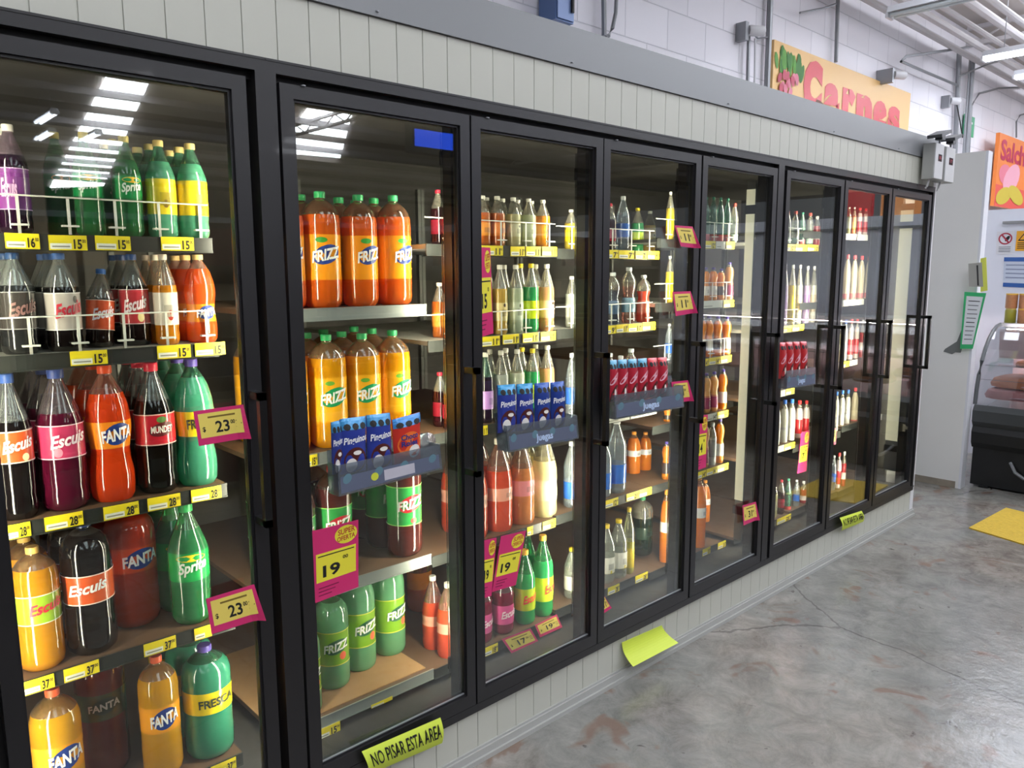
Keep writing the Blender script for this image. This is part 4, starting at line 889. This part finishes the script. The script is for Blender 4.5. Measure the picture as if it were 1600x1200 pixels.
# signs on the white wall
def wsign(q, name, label, mt, x=7.415, parts=()):
    P = [atx(a, b, x) for a, b in q]; o = empty(name, P[0], 0, label, 'sign'); f = bilin(*[p-P[0] for p in P]); MB().surf(f, 3, 3, .003).build('plate', mt, o); return o, f
o, f = wsign([(1556, 397), (1582, 397), (1558, 362), (1586, 361)], 'prohibition_sign', 'white no touching sign with red ring on the wall', pm('sign_white', 'dfe0e8', .4))
RD = pm('sign_red', 'b02a44', .4)
mapdisc('red_ring', f, .5, .68, .4, .26, RD, o, .001); mapdisc('ring_inside', f, .5, .68, .31, .2, pm('sign_white', 'dfe0e8', .4), o, .0016); mapdisc('hand_mark', f, .62, .68, .14, .1, INK, o, .0022, tilt=.5)
m = MB(); P4 = [Vector(f(u, v))+Vector((-.003, 0, 0)) for u, v in ((.22, .86), (.3, .9), (.78, .5), (.7, .46))]; m.quad(*P4).build('slash', RD, o)
for k in range(4): maprect('text_line', f, .15, .85, .3-.07*k, .325-.07*k, pm('grey_text', '6c7074', .6), o, .001, 2, 1)
o, f = wsign([(1586, 392), (1612, 392), (1589, 361), (1616, 360)], 'warning_sign', 'yellow warning sign with black triangle at the right edge', pm('sign_yellow', 'eba81c', .4))
m = MB(); m.v = [tuple(Vector(f(u, v))+Vector((-.002, 0, 0))) for u, v in ((.1, .5), (.9, .5), (.5, .95))]; m.f = [(0, 1, 2)]; m.m = [0]; m.build('triangle', INK, o)
m = MB(); m.v = [tuple(Vector(f(u, v))+Vector((-.004, 0, 0))) for u, v in ((.22, .56), (.78, .56), (.5, .86))]; m.f = [(0, 1, 2)]; m.m = [0]; m.build('triangle_inside', pm('sign_yellow', 'eba81c', .4), o)
for k in range(4): maprect('text_line', f, .1, .9, .38-.09*k, .42-.09*k, INK, o, .001, 2, 1)
o, f = wsign([(1567, 448), (1610, 450), (1569, 402), (1612, 402)], 'notice_poster', 'white and blue notice poster below the two safety signs', pm('notice_white', 'c6d0e2', .4))
BL = pm('notice_blue', '2a5ca8', .4); maprect('header', f, 0, 1, .86, 1, BL, o, .001); maprect('footer', f, 0, .9, 0, .14, BL, o, .001)
for k in range(4): maprect('text_line', f, .08, .9, .72-.14*k, .76-.14*k, pm('blue_text', '8d97b4', .6), o, .001, 2, 1)
rl = tag(MB().box(7.38, 7.42, -3, .2, 1.965, 1.985).build('wall_rail', STEEL), 'thin grey rail along the top of the white cold room wall', 'rail')
# ------------------------------------------------------------------ back wall signs
YW = 2.015
P = [(6.742, 2.70), (9.96, 2.70), (6.742, 3.66), (9.96, 3.66)]
o = empty('meat_department_sign', (6.742, 1.97, 2.7), 0, 'long orange sign reading Carnes high on the white block wall', 'sign')
f = lambda u, v: Vector((3.218*u, 0, .96*v)); MB().surf(f, 2, 2, .03).build('board', pm('sign_orange', 'e8bd7c', .5), o)
SR = pm('letters_red', 'd0303c', .45); OUT = pm('letters_outline', 'f2d8a4', .5)
maptext('lettering', 'C', f, .18, .30, .43, .95, SR, o, .004, .085)
for ch, a_, b_, top in (('a', .325, .415, .78), ('r', .45, .53, .79), ('n', .555, .665, .78), ('e', .69, .79, .78), ('s', .815, .905, .77)): maptext('lettering', ch, f, a_-.008, b_+.008, .46, top+.01, SR, o, .004, .075)
LF = pm('leaf_green', '3f7a34', .6, noise=.3, nscale=9); RA = pm('radish_red', 'b8324e', .5, noise=.25, nscale=12)
LF2 = pm('leaf_mid', '5c9a3c', .6, noise=.3, nscale=9)
for k in range(26):
    uu = .015+.16*random.random(); mapdisc('leaf', f, uu, .80+.12*random.random()-abs(uu-.09)*.5, .009+.006*random.random(), .05+.06*random.random(), LF if k % 3 else LF2, o, .002+.0003*k, 10, random.uniform(-4, 4))
for k in range(16): mapdisc('radish', f, .03+.12*random.random(), .56+.16*random.random(), .012, .045, RA if k % 2 else pm('radish_pale', 'cf6a80', .5), o, .011+.0004*k, 10, random.uniform(-2, 2))
mapdisc('dark_leaf', f, .31, .5, .05, .06, pm('leaf_dark', '6a3a26', .6), o, .007, 12, -1.2)
x0, x1 = 12.84, 14.9
o = empty('sausage_sign', (x0, 1.8, 2.5), 0, 'orange poster reading Salchichas with ham picture at the far right', 'sign')
f = lambda u, v: Vector((2.0*u, 0, 1.02*v)); MB().surf(f, 2, 2, .05).build('board', pm('poster_orange', 'e6813a', .5), o)
maptext('lettering', 'Salchichas', f, .05, 1.25, .64, .93, pm('letters_crimson', 'b8264e', .45), o, .004, .03)
maprect('lower_field', f, 0, 1, 0, .3, pm('poster_red', 'd8554a', .5), o, .001)
mapdisc('ham', f, .2, .46, .15, .14, pm('ham_pink', 'd9788a', .5), o, .003); mapdisc('ham_slice', f, .36, .42, .2, .2, pm('ham_pale', 'e3a3b4', .5), o, .004, 16, .5)
mapdisc('lettuce', f, .2, .16, .18, .12, pm('lettuce', 'c2ae3a', .6), o, .005, 16, .3); mapdisc('lettuce', f, .5, .2, .2, .12, pm('lettuce', 'c2ae3a', .6), o, .006, 16, -.3)
p = aty(1514, 196, 1.99); o = empty('exit_sign', (p.x-.2, 1.99, p.z-.14), 0, 'small green and white wall sign behind the conduits', 'sign')
f = lambda u, v: Vector((.42*u, 0, .27*v)); MB().surf(f, 2, 2, .01).build('plate', pm('exit_green', '1c9a64', .4), o); maprect('white_mark', f, .3, .8, .62, .72, pm('sign_white', 'dfe0e8', .4), o, .002); maprect('white_mark', f, .2, .6, .25, .5, pm('sign_white', 'dfe0e8', .4), o, .002)
# blue box, conduits, cameras
a = aty(868, 0, 1.85); b = aty(896, 38, 1.85)
o = empty('switch_box', (a.x, 2.0, b.z), 0, 'blue metal electrical switch box on the block wall', 'electrical box')
MB().box(0, b.x-a.x, -.15, 0, 0, .6).build('case', pm('box_blue', '5f78a6', .4, .2), o); MB().box(.01, b.x-a.x-.01, -.162, -.15, .01, .59).build('door', pm('box_blue_light', '7186b0', .4, .2), o)
MB().tube([(b.x-a.x-.03, -.17, .06), (b.x-a.x-.03, -.17, .14)], .012, 8).build('lever', BLACK, o)
def conduit(pts, r, label, y=1.97, name='conduit', mt=STEEL):
    P = [aty(u, v, y) for u, v in pts]; o = MB().tube(P, r, 8).build(name, mt, None, True); tag(o, label, 'pipe', 'pipes on the block wall')
conduit([(943, -20), (944, 56)], .018, 'straight grey conduit right of the blue switch box')
conduit([(964, -20), (962, 20), (957, 44), (951, 56), (946, 56)], .014, 'grey conduit bending into the straight one beside the switch box')
conduit([(1204, -20), (1201, 65), (1198, 140)], .028, 'thick grey conduit at the left edge of the orange sign')
conduit([(1310, -20), (1306, 97)], .02, 'grey conduit reaching down behind the orange sign')
conduit([(1170, 50), (1168, 135)], .016, 'grey conduit under the left wall camera'); conduit([(1180, 60), (1179, 140)], .01, 'thin white cable under the left wall camera', mt=WHITEP)
conduit([(1202, 58), (1184, 60), (1176, 52)], .008, 'thin bracket pipe from the conduit to the left camera')
conduit([(1499, 80), (1492, 240)], .032, 'thickest grey vertical conduit by the partition top'); conduit([(1521, 88), (1510, 240)], .028, 'second grey vertical conduit near the green sign', 1.94)
conduit([(1516, 88), (1505, 240)], .014, 'thin grey conduit between the two thick vertical conduits', 1.95)
conduit([(1497, 134), (1445, 112), (1408, 96), (1416, 88), (1500, 76), (1600, 56)], .016, 'grey conduit branching in a V below the ceiling', 1.88)
conduit([(1600, 136), (1560, 138), (1530, 146), (1518, 165), (1514, 240)], .014, 'grey conduit curving from the right edge down to the partition')
conduit([(1499, 119), (1520, 110), (1545, 100), (1560, 96)], .012, 'thin grey conduit rising from the thick conduit to the lamp', 1.83)
conduit([(1588, 215), (1588, 190), (1594, 180), (1612, 175)], .012, 'thin hooked conduit above the far right poster')
conduit([(1494, 158), (1500, 190), (1504, 215)], .008, 'black cable hanging beside the wall camera on the conduits', 1.92, 'cable', BLACK)
conduit([(1250, 20), (1290, 12), (1306, 6)], .01, 'thin cable run above the orange sign')
def wcam(u, v, label, y=1.9):
    p = aty(u, v, y); o = empty('security_camera', p, 0, label, 'security camera')
    MB().box(-.08, -.03, .02, 2.018-y, -.05, .1).build('mount_box', STEEL, o)
    m = MB().lathe([(0, -.07), (.04, -.07), (.045, -.05), (.045, .06), (.04, .075), (0, .075)], 16); k = m.build('camera_body', WHITEP, o, True); k.rotation_euler = (math.radians(90), 0, math.radians(60)); k.location = (.05, 0, .04)
    q = MB().lathe([(0, 0), (.03, 0), (.03, .012), (0, .014)], 16).build('lens', BLACK, k, True); q.location = (0, 0, .07)
wcam(1176, 54, 'white wall camera on a grey box left of the orange sign'); wcam(1402, 122, 'white wall camera above the right end of the orange sign', 1.82); wcam(1489, 162, 'white wall camera mounted on the thick conduits')
# ------------------------------------------------------------------ ceiling joists and lamps
JO = pm('joist_paint', 'b9b5b6', .5)
for k, (yy, zz, r) in enumerate(((1.86, 4.33, .035), (1.66, 4.36, .04), (1.45, 4.36, .03), (1.25, 4.4, .045), (1.05, 4.38, .035), (.82, 4.4, .045), (.6, 4.4, .035), (.3, 4.45, .05))):
    o = MB().tube([(4, yy, zz), (30, yy, zz)], r, 8).build('ceiling_pipe', JO, None, True)
    tag(o, ['pipe hugging the block wall under the ceiling', 'second ceiling pipe out from the block wall', 'third ceiling pipe out from the block wall', 'thick fourth ceiling pipe out from the wall', 'fifth ceiling pipe out from the block wall', 'thick sixth ceiling pipe out from the wall', 'seventh ceiling pipe out from the wall', 'thickest outermost ceiling pipe above the lamps'][k], 'pipe', 'pipes along the ceiling')
for k, x in enumerate((8.2, 11.5, 14.8, 18.)):
    o = empty('roof_truss', (x, 0, 4.45), 0, '%s grey steel roof truss crossing above the ceiling pipes' % ['nearest', 'second nearest', 'third nearest', 'farthest'][k], 'truss', 'roof trusses')
    MB().box(-.03, .03, -14, 1.9, .0, .05).build('bottom_chord', JO, o); MB().box(-.03, .03, -14, 1.9, .2, .25).build('top_chord', JO, o)
    w_ = MB(); y = 1.8
    for j in range(20): w_.tube([(0, y, .02), (0, y-.4, .22), (0, y-.8, .02)], .014, 6); y -= .8
    w_.build('web_bars', JO, o)
TUBE = pm('tube_lit', 'eef4ff', .5, emit=TUBE_STRENGTH); FIX = pm('fixture_white', 'c8cbd0', .4)
def lamp(x, y0, y1, z, lit, label, two=True):
    o = empty('tube_lamp', (x, y0, z), 0, label, 'ceiling lamp', 'tube lamps'); L = y1-y0
    prism([(-.075, .0), (.075, .0), (.05, .06), (-.05, .06)], 0, L).build('housing', FIX, o)
    for dx in ((-.04, .04) if two else (0,)): MB().tube([(dx, .03, -.024), (dx, L-.03, -.024)], .019, 10).build('tube', TUBE if lit else pm('tube_off', 'b8c2c4', .25, .1), o, True)
    for yy in (0, L): MB().box(-.07, .07, yy-.012, yy+.012, -.045, .0).build('lamp_holder', FIX, o)
    for yy in (.2, L-.2): MB().tube([(0, yy, .06), (0, yy, 4.7-z)], .005, 5).build('hanger', STEEL, o)
a = atz(1390, 22, 4.0); lamp(a.x, -.6, a.y, 4.0, False, 'unlit tube lamp nearest the camera under the ceiling')
a = atz(1537, 90, 4.0); lamp(a.x, -.3, a.y, 4.0, True, 'bright tube lamp at the right edge under the ceiling')
a = atz(1586, 119, 4.0); lamp(a.x, -.3, a.y, 4.0, True, 'farthest small bright tube lamp at the right edge')
for k, (x, y) in enumerate(((3.5, -13.2), (3.9, -15.2), (4.6, -14.8), (-2, -4.5), (2.2, -5.2), (9.2, -4.6))): lamp(x, y-1.2, y, 4.25, True, 'lit tube lamp over the aisles behind, %s' % ['first of far row reflected in the doors', 'second of far row reflected in the doors', 'third of far row reflected in the doors', 'left of added unseen near row', 'middle of added unseen near row', 'right of added unseen near row'][k])  # near row stays out of sight, added for more light
for k in range(17):
    y = -2.2-k*1.55; o = tag(MB().box(-6, 26, y-.04, y+.04, 4.56, 4.68).build('roof_purlin', JO if k % 2 else pm('purlin_brown', '6a625c', .6)), 'roof purlin along the aisles behind, number %s counted from the cooler' % ['one', 'two', 'three', 'four', 'five', 'six', 'seven', 'eight', 'nine', 'ten', 'eleven', 'twelve', 'thirteen', 'fourteen', 'fifteen', 'sixteen', 'seventeen'][k], 'roof beam', 'roof purlins mirrored in the doors')
# ------------------------------------------------------------------ yellow mat
P = [atz(u, v, .008) for u, v in ((1514, 824), (1640, 862), (1572, 793), (1690, 822))]
mt_ = pm('mat_yellow', 'c9a83a', .85, noise=.25, nscale=60, bump=.8)
f = bilin(*P); m = MB().surf(f, 24, 10, .008); o = m.build('floor_mat', mt_, None); tag(o, 'yellow rough floor mat in front of the meat case', 'mat')
# ------------------------------------------------------------------ the other side of the aisle (seen mirrored in the doors)
CR = pm('crate_dark', '2c3034', .5); BAN = pm('banana', 'd2a53a', .5)
for k in range(4):
    x = 8.1+k*1.5; o = empty('produce_rack', (x, -3.0, 0), 0, '%s dark produce rack across the aisle with crates' % ['nearest', 'second', 'third', 'farthest'][k], 'rack', 'produce racks across the aisle')
    MB().box(0, 1.45, -.8, 0, 0, .55).build('body', CR, o)
    for j in range(9): MB().box(.02, 1.43, -.78, -.02, .98+j*.13, 1.01+j*.13).build('rack_shelf', pm('rack_line', 'ccd4dc', .4), o)
    for xx in (.02, 1.4): MB().box(xx, xx+.03, -.05, -.02, .55, 2.1).build('post', CR, o)
    c = empty('produce_crate', (x+.1, -3.05, .555), 0, 'yellow crate of bananas on the %s produce rack' % ['nearest', 'second', 'third', 'farthest'][k], 'crate', 'banana crates')
    MB().box(0, 1.2, -.5, 0, 0, .12).build('box', pm('crate_green', '2e5a34', .5) if k % 2 else pm('crate_yellow', 'c9b03c', .5), c)
    for j in range(7):
        bx = empty('banana_hand', (x+.2+j*.16, -3.3, .68), 0, '%s hand of bananas on the %s produce rack' % (['leftmost', 'second', 'third', 'fourth', 'fifth', 'sixth', 'rightmost'][j], ['nearest', 'second', 'third', 'farthest'][k]), 'bananas', 'bananas on the produce racks')
        for q in range(3): MB().tube([(-.02+q*.035, .24, .04), (-.02+q*.035, .16, .11), (-.02+q*.035, .02, .12), (-.02+q*.035, -.08, .06)], [.008, .02, .02, .008], 8).build('banana', BAN, bx, True)
def banner(x0, x1, y, z0, z1, c, label, name='hanging_banner'):
    o = tag(MB().box(x0, x1, y-.02, y, z0, z1).build(name, pm('banner_'+c, c, .5)), label, 'banner')
banner(11.2, 12.1, -3.2, 2.35, 2.95, 'b8242c', 'red hanging banner across the aisle mirrored in the seventh door')
banner(12.4, 14.0, -3.2, 2.1, 2.8, 'd88a4a', 'orange hanging banner across the aisle mirrored in the rightmost door')
o = empty('insect_lamp', (3.1, -2.52, 2.38), 0, 'blue lit insect lamp across the aisle mirrored in the second door', 'lamp')
MB().box(0, .36, -.08, 0, 0, .2).build('case', CR, o); MB().box(.02, .34, 0, .004, .04, .15).build('blue_tube', pm('blue_lit', '2a5cff', .4, emit=4), o)
MB().tube([(.18, -.04, .2), (.18, -.04, 2.2)], .006, 6).build('hanger', STEEL, o)

# dark shelving added across the aisle to darken what the left doors mirror
MR = pm('gondola_maroon', '2a1518', .5); rr = random.Random(3)
for k in range(6):
    x = -5.2+k*2.05; o = empty('added_shelving', (x, -3.4, 0), 0, '%s maroon shelving unit added across the aisle facing the cooler' % ['leftmost', 'second', 'third', 'fourth', 'fifth', 'rightmost'][k], 'shelving', 'shelving added across the aisle')
    MB().box(0, 2.0, -.5, -.46, 0, 1.95).build('back_panel', MR, o)
    for j, z in enumerate((.12, .5, .88, 1.26, 1.64)): MB().box(0, 2.0, -.46, 0, z-.03, z).build('shelf', pm('gondola_shelf', '3d3836', .5), o)
    for xx in (0, 1.97): MB().box(xx, xx+.03, -.46, 0, 0, 1.95).build('side', MR, o)
    for j, z in enumerate((.12, .5, .88, 1.26, 1.64)):
        for q in range(4):
            c = rr.choice(['5a1e22', '3a2a20', '6b4a20', '2a3a2c', '4a1830', '7a6a50', '20283c']); x_ = .06+q*.48
            b = tag(MB().box(x_, x_+.42, -.4, -.06, 0, .2+.08*rr.random()).build('goods_box', pm('goods_'+c, c, .5), None, loc=(x, -3.4, z+.001)), '%s box, %s shelf up, %s shelving unit added across the aisle' % (['leftmost', 'second', 'third', 'rightmost'][q], ['lowest', 'second', 'third', 'fourth', 'top'][j], ['leftmost', 'second', 'third', 'fourth', 'fifth', 'rightmost'][k]), 'box', 'boxes on the shelving added across the aisle')
